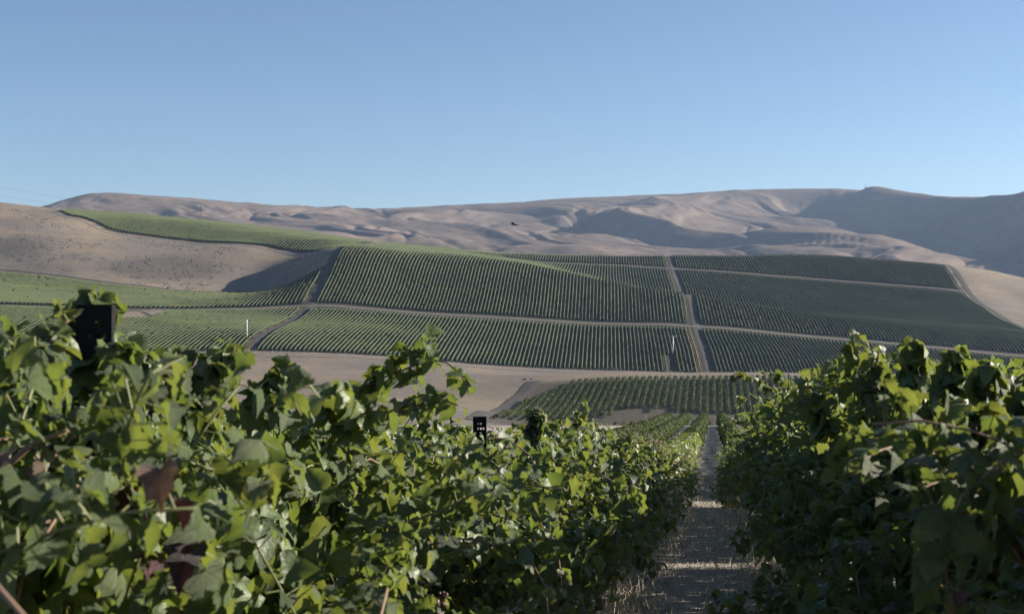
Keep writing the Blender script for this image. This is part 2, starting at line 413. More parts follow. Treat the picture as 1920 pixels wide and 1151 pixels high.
# ------------------------------------------------------------------ tracks
def ribbon(name, pts, width, mat, lift=.06, label=None, step=4.0):
    """a draped sheet along plan points"""
    P = np.array(pts, float); d = np.r_[0, np.cumsum(np.hypot(*np.diff(P, axis=0).T))]
    s = np.arange(0, d[-1], step); s = np.r_[s, d[-1]]
    x = np.interp(s, d, P[:, 0]); y = np.interp(s, d, P[:, 1])
    k = np.ones(5) / 5
    xp = np.convolve(np.pad(x, 2, 'edge'), k, 'valid'); yp = np.convolve(np.pad(y, 2, 'edge'), k, 'valid')
    tx = np.gradient(xp); ty = np.gradient(yp); n = np.hypot(tx, ty) + 1e-9; nx, ny = ty / n, -tx / n
    rows = []
    wj = width * (1 + .12 * fbm(s / 9, s * 0 + 3, 2))
    for q in np.linspace(-.5, .5, 7):
        X = xp + nx * q * wj; Yv = yp + ny * q * wj
        rows.append(np.stack([X, Yv, ground_z(X, Yv) + lift * (1 if abs(q) < .45 else .2)], -1))
    V = np.stack(rows, 1); nc = 7; m = len(s)
    i = np.arange(m - 1)[:, None] * nc + np.arange(nc - 1)[None]
    F = np.stack([i, i + nc, i + nc + 1, i + 1], -1).reshape(-1, 4)
    o = add(name, np_mesh(name, V.reshape(-1, 3), F, True, {'across': np.tile(np.linspace(-.5, .5, 7), m)}), mat)
    return tag(o, label, kind='structure')
def urow(u, ys): return [(u + HILL_T * y, y) for y in ys]
def uedge(edge, off, u0, u1, n=60):
    us = np.linspace(u0, u1, n); ys = polyline(edge, us) + off
    return [(float(u + HILL_T * y), float(y)) for u, y in zip(us, ys)]
def pixline(pts): return [on_ground(px, py, a, b)[:2] for px, py, a, b in pts]
ribbon('farm_track', urow(U_LEFT, range(885, 1395, 6)), 6.5, M_TRACK, .25, 'straight farm track climbing the hill to the left')
ribbon('farm_track', urow(U_RIGHT, range(905, 1530, 6)), 6.5, M_TRACK, .25, 'straight farm track climbing the hill between the middle and right blocks')
ribbon('farm_track', urow(U_EDGE + 2, range(1130, 1500, 6)), 6., M_TRACK, .25, 'track along the right edge of the vines')
ribbon('farm_track', uedge(YROAD, 0, -330, 350), 3.6, M_TRACK_PALE, .3, 'contour road crossing the vineyard hill')
ribbon('farm_track', uedge(YBACK, 0, -110, 346), 3.0, M_TRACK_PALE, .3, 'upper contour road on the back of the hill')
ribbon('farm_track', uedge(YBASE, -11, -360, 330), 6., M_TRACK_PALE, .25, 'pale road along the foot of the hill')
ribbon('farm_track', uedge(YLUP0, -9, -566, -225), 4.5, M_TRACK_PALE, .25, 'track under the upper left block of vines')
ribbon('farm_track', uedge(YHOLLOW, 5, -520, -240), 4., M_TRACK, .25, 'track between the hollow and the lower vines')
ribbon('farm_track', [(-80 + NEAR_T * y, y) for y in range(470, 640, 5)], 7., M_TRACK, .2, 'track beside the small block of vines in the valley')

ribbon('farm_track', pixline([(232,583,900,1100),(262,582,900,1100),(283,592,900,1100),(288,606,900,1100),(270,620,900,1100),(246,628,900,1100)]), 4.5, M_TRACK, .25, 'curved track round the bare patch among the lower vines')
# ------------------------------------------------------------------ vine rows on the hill and in the valley
def row_mesh(us, t, ya, yb, step=2.5, hw=.56, top=1.9, gap=0.0, seed=0):
    """hedge-like canopy of one row following the ground; returns V, F (quads)"""
    r = np.random.default_rng(seed)
    n = max(3, int((yb - ya) / step) + 1)
    y = np.linspace(ya, yb, n)
    y = y + r.uniform(-.3, .3, n) * step; y[0] = ya; y[-1] = yb
    x = us + t * y + r.normal(0, .05, n)
    z = ground_z(x, y)
    vig = np.clip(1 + .38 * fbm(x / 38 + 11, y / 38, 3), .45, 1.25)
    h = top * (1 + r.normal(0, .04, n)) * (.72 + .28 * vig); w = hw * (1 + r.normal(0, .14, n)) * vig
    miss = r.random(n) < .012; h[miss] *= .55; w[miss] *= .35
    prof = [(-.55, .62), (-1.0, 1.15), (-.5, .98), (.45, 1.0), (1.0, 1.2), (.55, .6)]
    V = np.empty((n, 6, 3))
    for k, (a, b) in enumerate(prof):
        V[:, k, 0] = x + a * w + r.normal(0, .06, n); V[:, k, 1] = y + r.normal(0, .25, n)
        V[:, k, 2] = z + (b if k in (0, 1, 4, 5) else b * h) + r.normal(0, .06, n)
    V[0, :, 2] -= (V[0, :, 2] - z[0]) * .25; V[-1, :, 2] -= (V[-1, :, 2] - z[-1]) * .25
    i = (np.arange(n - 1) * 6)[:, None] + np.arange(5)[None]
    F = np.stack([i, i + 1, i + 7, i + 6], -1).reshape(-1, 4)
    caps = np.array([[0, 5, 4, 1], [1, 4, 3, 2]]); e = (n - 1) * 6
    F = np.concatenate([F, caps, caps[:, ::-1] + e])
    return V.reshape(-1, 3), F
RP = 2.74
segs = []
def seg(block, u, ya, yb, dry=False):
    if yb - ya > 8: segs.append(dict(block=block, u=u, a=ya, b=yb, dry=dry))
_us = np.arange(U_LEFT + 5, U_EDGE - 6, RP)
for u in _us:
    if abs(u - U_RIGHT) < 4.2: continue
    bs, rd, bk, tp = (float(polyline(q, u)) for q in (YBASE, YROAD, YBACK, YTOP))
    side = 'mid' if u < U_RIGHT else 'right'
    dry = U_RIGHT - 11 < u < U_RIGHT
    seg(side + '_low', u, 958 if abs(u - 42.5) < 2.2 else bs, rd - 8, dry)
    if u > -105:
        seg(side + '_high', u, rd + 7, bk - 7, dry); seg(side + '_top', u, bk + 6, tp, dry)
    else: seg(side + '_high', u, rd + 7, tp)
for u in np.arange(U_LEFT - 6, -520, -3.0):
    bs, rd, ho = (float(polyline(q, u)) for q in (YBASE, YROAD, YHOLLOW))
    seg('left_low', u, bs, rd - (48 if -340 < u < -312 else 6))
    seg('left_high', u, rd + 6, ho - 4)
for u in np.arange(U_LEFT - 7, -562, -3.4):
    l0, l1 = float(polyline(YLUP0, u)), float(polyline(YLUP1, u))
    seg('left_up', u, l0 + 6, l1)
def in_view(s):
    """how large the row shows: projected length times height, zero out of the frame"""
    y = np.linspace(s['a'], s['b'], 12); x = s['u'] + HILL_T * y; z = ground_z(x, y)
    px = CX + x / y * FPX; py = CY - z / y * FPX
    ok = (px > -5) & (px < 1925) & (py < 1151)
    # hidden behind the near rows or behind a nearer crest
    run = np.maximum.accumulate(np.concatenate([[-1e9], (z / y)]))[:-1]
    vis = ok & (z / y > run - 1e-4)
    low = np.interp(px, [0, 130, 230, 300, 450, 560, 780, 900, 1000, 1340, 1480, 1600, 1700, 1920], [605, 600, 600, 640, 640, 680, 640, 720, 760, 760, 690, 620, 640, 650])
    vis &= py < low
    return float((vis * 2.0 / y * FPX).sum() * np.hypot(px[-1] - px[0], py[-1] - py[0] if vis.any() else 0) / 12)
WHERE = {
 'mid_low': 'left of the right-hand farm track, below the contour road',
 'mid_high': 'left of the right-hand farm track, between the contour roads',
 'mid_top': 'left of the right-hand farm track, above the upper contour road',
 'right_low': 'right of the right-hand farm track, below the contour road',
 'right_high': 'right of the right-hand farm track, between the contour roads',
 'right_top': 'right of the right-hand farm track, above the upper contour road',
 'left_low': 'left of the left-hand farm track, below the contour road',
 'left_high': 'left of the left-hand farm track, below the grass hollow',
 'left_up': 'left of the left-hand farm track, above the grass slope'}
def row_label(s):
    track = U_LEFT if s['block'].startswith('left') else U_RIGHT
    rank = sorted((abs(q['u'] - track), q is s) for q in segs if q['block'] == s['block'])
    return 'far %svine row, %s %s' % ('yellowed ' if s['dry'] else '', nth([b for a, b in rank].index(True) + 1), WHERE[s['block']])
for s in segs: s['size'] = in_view(s)
segs.sort(key=lambda s: -s['size'])
restV, restF, nb = [], [], 0
for k, s in enumerate(segs):
    if s['size'] <= 0 and s['b'] < 1000 and False: continue
    V, F = row_mesh(s['u'], HILL_T, s['a'], s['b'], step=2.9 if k < 280 else 3.1, seed=k)
    if k < 280:
        x0 = s['u'] + HILL_T * s['a']; z0 = gz(x0, s['a']); base = np.array([x0, s['a'], z0])
        o = add('vine_row', np_mesh('vine_row', V - base, F, False), M_ROW_DRY if s['dry'] else M_ROW); o.location = base
        tag(o, row_label(s), 'vine row', 'far vine rows ' + WHERE[s['block']])
    else:
        restV.append(V); restF.append(F + nb); nb += len(V)
o = add('distant_vine_rows', np_mesh('distant_vine_rows', np.concatenate(restV), np.concatenate(restF)), M_ROW)
tag(o, 'the smaller vine rows covering the rest of the hill', 'vine rows', kind='stuff')

# ------------------------------------------------------------------ leaves
def leaf_material(name, front, back_tr, tr=.34, var=1.0, spec=.5, blotch=None):
    m, nt, b = mat_new(name)
    oi = N(nt, 'ShaderNodeObjectInfo')
    t = math_n(nt, 'FRACT', math_n(nt, 'ADD', attr(nt, 'tint'), oi.outputs['Random']))
    c = ramp(nt, t, [(0.0, tuple(v * .45 for v in front)), (.45, front), (.78, (front[0] * 1.3, front[1] * 1.22, front[2] * 1.1)), (.92, (front[0] * 1.75, front[1] * 1.5, front[2] * 2.0))])
    mott = noise(nt, 38., 3, .6)
    mc = ramp(nt, mott.outputs[0], [(.3, (.82, .82, .82)), (.7, (1.15, 1.15, 1.12))])
    col = mix(nt, 1., c.outputs[0], mc.outputs[0], 'MULTIPLY')
    if blotch:
        bl = noise(nt, 2.6, 4, .65); br = ramp(nt, bl.outputs[0], [(.46, (0, 0, 0)), (.58, (1, 1, 1))])
        col = mix(nt, br.outputs[0], col, blotch)
    # veins from the leaf's own flat coordinates (petiole at 0,0, tip along +v)
    uv = N(nt, 'ShaderNodeUVMap'); sp = N(nt, 'ShaderNodeSeparateXYZ'); nt.links.new(uv.outputs[0], sp.inputs[0])
    ax = math_n(nt, 'ABSOLUTE', sp.outputs[0]); y = sp.outputs[1]
    d = None
    for a in (0., 48., 98.):
        sa, ca = math.sin(math.radians(a)), math.cos(math.radians(a))
        cross = math_n(nt, 'ABSOLUTE', math_n(nt, 'SUBTRACT', math_n(nt, 'MULTIPLY', ax, ca), math_n(nt, 'MULTIPLY', y, sa)))
        d = cross if d is None else math_n(nt, 'MINIMUM', d, cross)
    r = math_n(nt, 'ADD', ax, math_n(nt, 'ABSOLUTE', y))
    vein = math_n(nt, 'MULTIPLY', math_n(nt, 'SUBTRACT', 1., math_n(nt, 'MULTIPLY', d, 62.)), math_n(nt, 'GREATER_THAN', r, .02))
    vein = math_n(nt, 'MULTIPLY', math_n(nt, 'MAXIMUM', vein, 0.), .55)
    col = mix(nt, vein, col, (front[0] * 2.4 + .03, front[1] * 2.0 + .03, front[2] * 2 + .02))
    nt.links.new(col, b.inputs['Base Color'])
    b.inputs['Roughness'].default_value = .48; b.inputs['Specular IOR Level'].default_value = spec
    bump(nt, b, math_n(nt, 'SUBTRACT', mott.outputs[0], vein), .8, .006)
    trn = N(nt, 'ShaderNodeBsdfTranslucent')
    tc = mix(nt, 1., back_tr, mix(nt, .5, (1, 1, 1), c.outputs[0]), 'MULTIPLY')
    tc = mix(nt, t, back_tr, (back_tr[0] * 1.35, back_tr[1] * 1.1, back_tr[2]))
    nt.links.new(tc, trn.inputs[0])
    ms = N(nt, 'ShaderNodeMixShader'); ms.inputs[0].default_value = tr
    nt.links.new(b.outputs[0], ms.inputs[1]); nt.links.new(trn.outputs[0], ms.inputs[2])
    nt.links.new(ms.outputs[0], nt.nodes['Material Output'].inputs[0])
    return m
M_LEAF = leaf_material('vine_leaf', (.074, .108, .040), (.225, .31, .052), tr=.28, spec=.45)
M_LEAF_RED = leaf_material('red_vine_leaf', (.040, .013, .014), (.05, .012, .011), tr=.14, blotch=(.035, .035, .018))
M_LEAF_YEL = leaf_material('yellow_vine_leaf', (.17, .135, .04), (.30, .24, .05), blotch=(.07, .095, .035))
M_LEAF_DRY = leaf_material('dry_vine_leaf', (.14, .09, .06), (.16, .10, .045), tr=.15, blotch=(.08, .065, .04))
M_BARK = simple('vine_bark', (.085, .066, .052), .95, .4, 30., bumpd=.02)
M_CANE = simple('brown_cane', (.210, .133, .089), .7, .25, 25.)
M_CANE_G = simple('green_shoot', (.129, .138, .049), .6, .25, 25.)
M_STEEL = simple('weathered_dark_steel', (.011, .010, .011), .75, .3, 40.)
M_STEEL.node_tree.nodes['Principled BSDF'].inputs['Specular IOR Level'].default_value = .12
M_GALV = simple('galvanised_wire', (.364, .372, .388), .4, .15, 30., metal=.8)
M_HOSE = simple('black_drip_hose', (.02, .02, .02), .5, .2, 30.)
M_GRAPE = simple('shrivelled_grapes', (.10, .055, .05), .55, .45, 60.)
M_STRAW = simple('dry_straw', (.340, .283, .202), .9, .3, 5.)
M_WEED = simple('green_weed', (.097, .121, .049), .8, .3, 5.)
M_WHITE = simple('white_paint', (.78, .78, .76), .45, .06, 2.)
M_DARKWOOD = simple('dark_lattice_steel', (.10, .10, .105), .7, .2, 1., metal=.4)

HALF0 = [(.035, -.02), (.09, -.15), (.20, -.165), (.28, -.22), (.38, -.14), (.50, -.09), (.465, .03), (.56, .12), (.51, .21), (.55, .32), (.44, .37), (.385, .43), (.41, .53), (.31, .60), (.265, .71), (.13, .75), (0, .91)]
HALF1 = [(.10, -.17), (.38, -.14), (.49, .05), (.54, .28), (.38, .42), (.28, .64), (0, .88)]
def leaf_geo(half, seed):
    r = np.random.default_rng(seed)
    R = np.array(half); L = R[:-1][::-1].copy(); L[:, 0] *= -1
    O = np.concatenate([R, L])
    jit = r.normal(0, .015, O.shape); jit[len(R) - 1] *= .3; O = O + jit
    C = np.array([[0, .06]]); M1 = np.array([[0, .45]])
    P = np.concatenate([C, M1, O])
    x, y = P[:, 0], P[:, 1]; rad = np.hypot(x, y - .15)
    fold = r.uniform(-.2, .9); cup = r.uniform(-1.2, .35); droop = r.uniform(-.95, .1)
    z = fold * np.abs(x) + cup * rad ** 2 + droop * np.clip(y, 0, None) ** 2 + 0.075 * np.sin(rad * 9 + np.arctan2(x, y) * 5 + r.uniform(0, 6))
    z[0] = 0; z[1] = droop * .2
    V = np.stack([x, y, z], -1)
    n = len(O); k = len(R)
    F = []
    for i in range(n - 1):
        a, b2 = 2 + i, 3 + i
        up = P[a, 1] + P[b2, 1] > .75
        F.append((1 if up else 0, a, b2))
    F.append((0, 2 + n - 1, 2))
    # close the gap between the two fan centres on both sides
    ir = max(i for i in range(n - 1) if i < k and P[2 + i, 1] + P[3 + i, 1] <= .75) + 3
    il = min(i for i in range(n - 1) if i >= k - 1 and P[2 + i, 1] + P[3 + i, 1] <= .75) + 2
    F.append((0, ir, 1)); F.append((0, 1, il))
    return V, np.array(F), P
LEAF0 = [leaf_geo(HALF0, 100 + i) for i in range(7)]
LEAF1 = [leaf_geo(HALF1, 200 + i) for i in range(5)]
LEAFM = [(np.array([(0, 0, 0), (.42, -.08, .04), (.5, .3, .08), (0, .92, -.12), (-.5, .3, .1), (-.42, -.08, .03)], float), np.array([(0, 1, 2), (0, 2, 3), (0, 3, 4), (0, 4, 5)]), None)]
LEAF2 = [(np.array([(0, 0, 0), (.5, .35, .1), (0, .95, -.1), (-.5, .35, .12)], float), np.array([(0, 1, 2), (0, 2, 3)]), None)]

def frames(nrm, axis):
    n = nrm / (np.linalg.norm(nrm, axis=1, keepdims=True) + 1e-9)
    a = axis - (axis * n).sum(1, keepdims=True) * n; a /= np.linalg.norm(a, axis=1, keepdims=True) + 1e-9
    x = np.cross(a, n)
    return np.stack([x, a, n], -1)                         # columns
def leaves_mesh(name, geo, pos, R, size, tint, seed=0, smooth=False, uv=False):
    r = np.random.default_rng(seed); kind = r.integers(0, len(geo), len(pos))
    VV, FF, TT, UU, nb = [], [], [], [], 0
    for k, g in enumerate(geo):
        idx = np.where(kind == k)[0]
        if not len(idx): continue
        v, f, p = g
        W = np.einsum('nij,vj->nvi', R[idx], v) * size[idx][:, None, None] + pos[idx][:, None]
        VV.append(W.reshape(-1, 3)); nv = len(v)
        FF.append((f[None] + (np.arange(len(idx)) * nv)[:, None, None] + nb).reshape(-1, 3)); nb += len(idx) * nv
        TT.append(np.repeat(tint[idx], nv))
        if uv: UU.append(np.tile(p, (len(idx), 1)))
    return np_mesh(name, np.concatenate(VV), np.concatenate(FF), smooth, {'tint': np.concatenate(TT)}, np.concatenate(UU) if uv else None)

# ------------------------------------------------------------------ one vine: shoots and the leaves along them
SUNA = np.array(SUNV)
def grow(vx, vy, r, lean=0., n=30, steps=15, half=.95, sprawl=.5, top=2.1, step=.1, wide=.55, floor=.8, cord=.97):
    """returns shoot points (n, steps+1, 3) in world coordinates"""
    zg = gz(vx, vy)
    al = r.uniform(-half, half, n)
    P = np.empty((n, steps + 1, 3))
    P[:, 0, 0] = vx + NEAR_T * al + r.normal(0, .06, n); P[:, 0, 1] = vy + al; P[:, 0, 2] = near_z(0, P[:, 0, 1]) + r.normal(cord, .06, n)
    d = np.stack([r.normal(lean * .2, .38, n), r.normal(0, .3, n), np.ones(n)], -1)
    lazy = r.random(n) < sprawl
    side = np.where(r.random(n) < .5 + lean * .5, 1., -1.)
    d[lazy, 0] += side[lazy] * r.uniform(.3, .9, lazy.sum())
    g = np.where(lazy, r.uniform(.10, .22, n), r.uniform(.01, .10, n))
    hmax = r.normal(top, .09, n)
    for s in range(steps):
        d = d / np.linalg.norm(d, axis=1, keepdims=True)
        P[:, s + 1] = P[:, s] + d * step
        d = d + r.normal(0, .13, d.shape); d[:, 2] -= g * (.4 + s / steps * 1.3)
        h = P[:, s + 1, 2] - near_z(0, P[:, s + 1, 1])
        over = np.clip((h - hmax + .18) / .18, 0, 1.5)
        d[:, 2] -= over * .55; d[:, 0] += side * over * .25
        off = (P[:, s + 1, 0] - NEAR_T * P[:, s + 1, 1]) - (vx - NEAR_T * vy)
        d[:, 0] -= np.sign(off) * np.clip(np.abs(off) - wide, 0, 1) * 1.1
        low = h < floor
        d[low, 2] = np.abs(d[low, 2]) * .2
    return P
def shoot_leaves(P, r, per=2.3, s0=.065, s1=.122, tip=.6, pl=(.02, .075)):
    """leaf positions, frames and sizes along shoots P (n, m, 3)"""
    n, m, _ = P.shape; k = int(n * (m - 1) * per)
    si = r.integers(0, n, k); t = r.uniform(.08, m - 1.001, k); i = t.astype(int); f = (t - i)[:, None]
    base = P[si, i] * (1 - f) + P[si, i + 1] * f
    ax = P[si, i + 1] - P[si, i]; ax /= np.linalg.norm(ax, axis=1, keepdims=True) + 1e-9
    rd = r.normal(0, 1, (k, 3)); pet = rd - (rd * ax).sum(1, keepdims=True) * ax; pet /= np.linalg.norm(pet, axis=1, keepdims=True) + 1e-9
    pet[:, 2] += .25
    pos = base + pet * r.uniform(*pl, k)[:, None]
    nrm = pet * .75 + np.array([0, 0, .55]) + SUNA * .55 + r.normal(0, .45, (k, 3))
    axis = pet * .7 + np.array([0, 0, -.75]) + r.normal(0, .4, (k, 3))
    size = r.uniform(s0, s1, k) * (1 - (1 - tip) * (t / (m - 1)) ** 2)
    return pos, frames(nrm, axis), size, base

def project(p):
    return CX + p[:, 0] / p[:, 1] * FPX, CY - p[:, 2] / p[:, 1] * FPX
def cane_mesh(pts, r0, r1, n=5):
    mb = MB(); m = len(pts); mb.tube([tuple(p) for p in pts], [r0 + (r1 - r0) * i / (m - 1) for i in range(m)], n, cap=True)
    return mb
LEAF_ME = []
for k, (v, f, p) in enumerate(LEAF0):
    LEAF_ME.append([])
    for mt in (M_LEAF, M_LEAF_YEL, M_LEAF_RED, M_LEAF_DRY):
        me = np_mesh('leaf', v, f, True, {'tint': np.full(len(v), k * .13)}, p); me.materials.append(mt); LEAF_ME[k].append(me)

ORD = ['first', 'second', 'third', 'fourth', 'fifth', 'sixth', 'seventh', 'eighth', 'ninth', 'tenth', 'eleventh', 'twelfth']
W_L, W_R, VSP = -1.45, 1.29, 1.83
near_vines = []          # (side, k, x, y)
for k in range(23): near_vines.append(('left', k, NEAR_T * (2.42 + VSP * k) + W_L, 2.42 + VSP * k))
for k in range(23): near_vines.append(('right', k, NEAR_T * (3.3 + VSP * k) + W_R, 3.3 + VSP * k))
HERO = {  # shoots that stick out of the rows: (side, vine) -> polylines of (photo x, photo y, depth)
 ('left', 1): [[(560,820,5.0),(640,745,4.8),(740,700,4.6),(820,668,4.5),(862,695,4.45),(880,740,4.4)], [(600,760,4.9),(700,715,4.7),(770,665,4.55),(820,645,4.5)], [(660,800,4.9),(760,760,4.7),(820,745,4.5),(860,760,4.4)],
               [(330,780,4.1),(350,700,4.1),(345,648,4.1)], [(400,760,4.2),(425,690,4.15),(440,650,4.1)], [(290,800,4.0),(310,720,4.0),(330,660,4.0)], [(470,780,4.4),(520,720,4.4),(545,690,4.4)], [(380,800,4.1),(390,720,4.1),(400,660,4.1)]],
 ('left', 0): [[(150,820,3.35),(170,700,3.3),(215,640,3.25),(235,660,3.2)], [(60,760,3.1),(80,680,3.1),(110,612,3.15),(130,600,3.15)], [(10,760,3.0),(20,680,3.0),(40,625,3.0)], [(165,680,3.45),(172,600,3.45),(178,548,3.45)], [(190,690,3.45),(198,600,3.45),(200,562,3.45)], [(100,700,3.4),(112,640,3.4),(118,605,3.4)], [(250,760,3.5),(262,700,3.5),(270,660,3.5)]],
 ('left', 4): [[(1000,840,9.2),(1003,805,9.15),(1000,765,9.1)], [(1002,830,9.2),(1008,800,9.15),(1018,770,9.1)]],
 ('left', 6): [[(1080,850,13.6),(1092,790,13.6),(1100,752,13.6)], [(1070,840,13.4),(1085,790,13.4),(1080,770,13.4)]],
 ('right', 1): [[(1640,800,5.4),(1620,700,5.3),(1600,645,5.2),(1590,622,5.2)], [(1650,760,5.2),(1640,690,5.1),(1650,650,5.1)], [(1700,740,5.0),(1720,680,4.9),(1715,645,4.9)], [(1850,740,4.6),(1860,700,4.5),(1855,678,4.5)], [(1780,740,4.7),(1790,690,4.7),(1800,655,4.7)], [(1560,820,5.8),(1530,740,5.8),(1500,710,5.8)]],
 ('right', 0): [[(1900,920,3.5),(1800,870,3.3),(1700,830,3.15),(1630,850,3.05),(1600,890,3.0)], [(1910,1000,3.4),(1820,930,3.25),(1760,900,3.15),(1700,930,3.1)], [(1915,1050,3.3),(1860,960,3.2),(1790,940,3.2),(1740,1000,3.2)], [(1915,820,3.6),(1850,790,3.4),(1790,810,3.3)]],
 ('right', 5): [[(1530,780,12.4),(1460,735,12.2),(1400,702,12.),(1362,705,11.9)], [(1520,790,12.2),(1450,760,12.),(1400,745,11.9),(1372,760,11.9)], [(1530,760,12.6),(1470,712,12.5),(1420,695,12.4)], [(1540,800,12.),(1470,790,11.8),(1420,770,11.7)]],
 ('right', 9): [[(1500,800,19.6),(1430,790,19.6),(1380,790,19.5),(1345,800,19.5)], [(1500,820,19.6),(1420,815,19.6),(1360,815,19.5)], [(1470,790,19.8),(1410,778,19.8),(1365,785,19.8)]],
}
def up3(pl): return np.array([unproj(*q) for q in pl])
def resample(P, m):
    d = np.r_[0, np.cumsum(np.linalg.norm(np.diff(P, axis=0), axis=1))]; s = np.linspace(0, d[-1], m)
    return np.stack([np.interp(s, d, P[:, i]) for i in range(3)], -1)

for side, k, vx, vy in near_vines:
    r = np.random.default_rng(1000 + k + (500 if side == 'right' else 0))
    zg = gz(vx, vy)
    close = k <= 6 if side == 'left' else k <= 5
    root = empty('grapevine', (vx, vy, zg)); org = np.array([vx, vy, zg])
    if k < 12:
        if side == 'left': lab = 'leafy grapevine, %s in the sunlit row left of the aisle counting from the perforated post' % ORD[k]
        else: lab = 'leafy grapevine, %s from the camera in the shaded row right of the aisle' % ORD[k]
        tag(root, lab, 'grapevine', 'grapevines beside the aisle')
    else:
        tag(root, 'small leafy grapevine down the slope, %s in the %s row beside the aisle' % (nth(k + 1), 'sunlit left' if side == 'left' else 'shaded right'), 'grapevine', 'grapevines beside the aisle')
    # trunk, cordon
    ch = .97 if side == 'left' else 1.2 if vy < 18 else 1.0
    for q in range(2 if r.random() < .6 else 1):
        mb = MB(); x0 = r.normal(0, .03); y0 = r.normal(0, .05) + q * .14; n = 8
        pts = [(x0 + r.normal(0, .012) * i / 3, y0 + r.normal(0, .018) * i / 3, -.05 + (ch + .05) * i / (n - 1)) for i in range(n)]
        mb.tube(pts, [.038 * (1.25 - .4 * i / n) * (1 + r.normal(0, .10)) for i in range(n)], 7); mb.build('trunk', M_BARK, root, True)
    ys = np.linspace(-.92, .92, 9)
    cz = near_z(0, vy + ys) - zg
    MB().tube([(NEAR_T * y + r.normal(0, .015), y, c + ch + r.normal(0, .015)) for y, c in zip(ys, cz)], [.022] * 9, 6).build('cordon', M_BARK, root, True)
    lean = .15 if side == 'left' else -.25
    nsh = 34 if close else 30
    P = grow(vx, vy, r, lean=lean, n=nsh, sprawl=.52 if side == 'left' else .6, top=(2.08 if vy < 4.5 else 1.78 if vy < 12.5 else 1.92) if side == 'left' else (2.12 if k == 0 else 2.32 if vy < 20 else 2.12),
             wide=.55 if vy < 9 else .5 if vy < 20 else .68 if side == 'left' else .85, floor=(.85 if vy < 9 or vy > 22 else 1.0) if side == 'left' else 1.24 if vy < 16 else .95, cord=ch)
    per = 6.6 if vy < 9 else 3.7 if vy < 16 else 3.1 if vy < 26 else 2.6
    if side == 'right': per *= 1.45
    pos, R, size, stalk = shoot_leaves(P, r, per=per, s0=.045 if vy < 9 else .06, s1=.092 if vy < 9 else .112); hero = np.zeros(len(pos), bool)
    heroes = HERO.get((side, k), [])
    hp = [resample(up3(h), 14) for h in heroes]
    if hp:
        H = np.stack(hp); p2, R2, s2, b2 = shoot_leaves(H, r, per=3.2, s0=.05, s1=.098, tip=.65, pl=(.008, .03))
        pos = np.concatenate([pos, p2]); R = np.concatenate([R, R2]); size = np.concatenate([size, s2]); stalk = np.concatenate([stalk, b2]); hero = np.r_[hero, np.ones(len(p2), bool)]
    px, py = project(pos); bad = pos[:, 1] < 1.9
    # each row keeps the uneven outline of its top
    if side == 'left': prof = np.interp(px, [0, 60, 130, 222, 240, 300, 330, 450, 480, 545, 600, 700, 870, 910, 1000, 1040, 1062, 1100, 1150, 1240, 1300], [615, 625, 600, 600, 655, 660, 640, 650, 690, 695, 725, 715, 740, 795, 795, 775, 765, 765, 800, 828, 825])
    else: prof = np.interp(px, [1340, 1380, 1480, 1540, 1580, 1600, 1640, 1700, 1780, 1920], [790, 775, 705, 665, 640, 622, 648, 655, 668, 665])
    bad |= (py < prof + r.normal(6, 9, len(pos)) + 8) & ~hero
    if vy < 3.2 and side == 'left': bad |= (py < 590) & (px > -50) & ~hero     # the row top stays below the post head
    if side == 'left':                                      # both post heads stay in view
        bad |= (px > 120) & (px < 222) & (py > 575) & (py < 655) & (pos[:, 1] < 3.42)
        bad |= (px > 876) & (px < 934) & (py > 752) & (py < 838) & (pos[:, 1] > 3.) & (pos[:, 1] < 8.95) & (r.random(len(pos)) < .86)
    pos, R, size, stalk = pos[~bad], R[~bad], size[~bad], stalk[~bad]
    tint = r.random(len(pos)); kind = np.zeros(len(pos), int)
    kind[r.random(len(pos)) < .005] = 1
    kind[r.random(len(pos)) < .004] = 3
    px, py = project(pos)
    if side == 'left' and k == 0:
        z_ = (px > 225) & (px < 350) & (py > 870) & (py < 1070); kind[z_ & (size < .075) & (r.random(len(pos)) < .22)] = 2; kind[z_ & (r.random(len(pos)) < .15)] = 3
        z_ = (px < 110) & (py > 830) & (py < 960); kind[z_ & (r.random(len(pos)) < .3)] = 3
    if side == 'left' and k == 4: kind[(px > 980) & (px < 1032) & (py > 755) & (py < 822)] = 2
    if side == 'right' and k < 4:
        z_ = (py > 1010); kind[z_ & (r.random(len(pos)) < .10)] = 1; kind[z_ & (r.random(len(pos)) < .05)] = 3
    loc = pos - org
    if close:
        # the leaves that show largest become parts of their own: nearest leaf per small cell of the view
        ok = (px > -40) & (px < 1960) & (py > 500) & (py < 1190)
        cell = (np.floor(px / 9).astype(int) * 4096 + np.floor(py / 9).astype(int)); order = np.argsort(pos[:, 1])
        score = size / pos[:, 1]; seen = set(); sel = []
        for i in order:
            if ok[i] and cell[i] not in seen:
                s_ = int(max(1, size[i] / pos[i, 1] * FPX * .35 / 9)); cx_, cy_ = int(px[i] // 9), int(py[i] // 9)
                for a in range(-s_, s_ + 1):
                    for b_ in range(-s_, s_ + 1): seen.add((cx_ + a) * 4096 + cy_ + b_)
                sel.append(i)
        sel = sorted(sel, key=lambda i: -score[i])[:300]
        if len(sel) < 300:
            rest_ = [i for i in np.argsort(-score) if ok[i] and i not in set(sel)][:300 - len(sel)]; sel = sel + rest_
        selm = np.zeros(len(pos), bool); selm[sel] = True
        for i in sel:
            me = LEAF_ME[int(r.integers(0, len(LEAF0)))][kind[i]]
            lf = bpy.data.objects.new('leaf', me); COL.objects.link(lf); lf.parent = root
            M = Matrix(R[i].tolist()).to_4x4(); M.translation = Vector(loc[i]); lf.matrix_local = M @ Matrix.Scale(float(size[i]), 4)
        mb = MB()
        for i in sel: mb.tube([tuple(stalk[i] - org), tuple(pos[i] - org)], .0016, 3, cap=False)
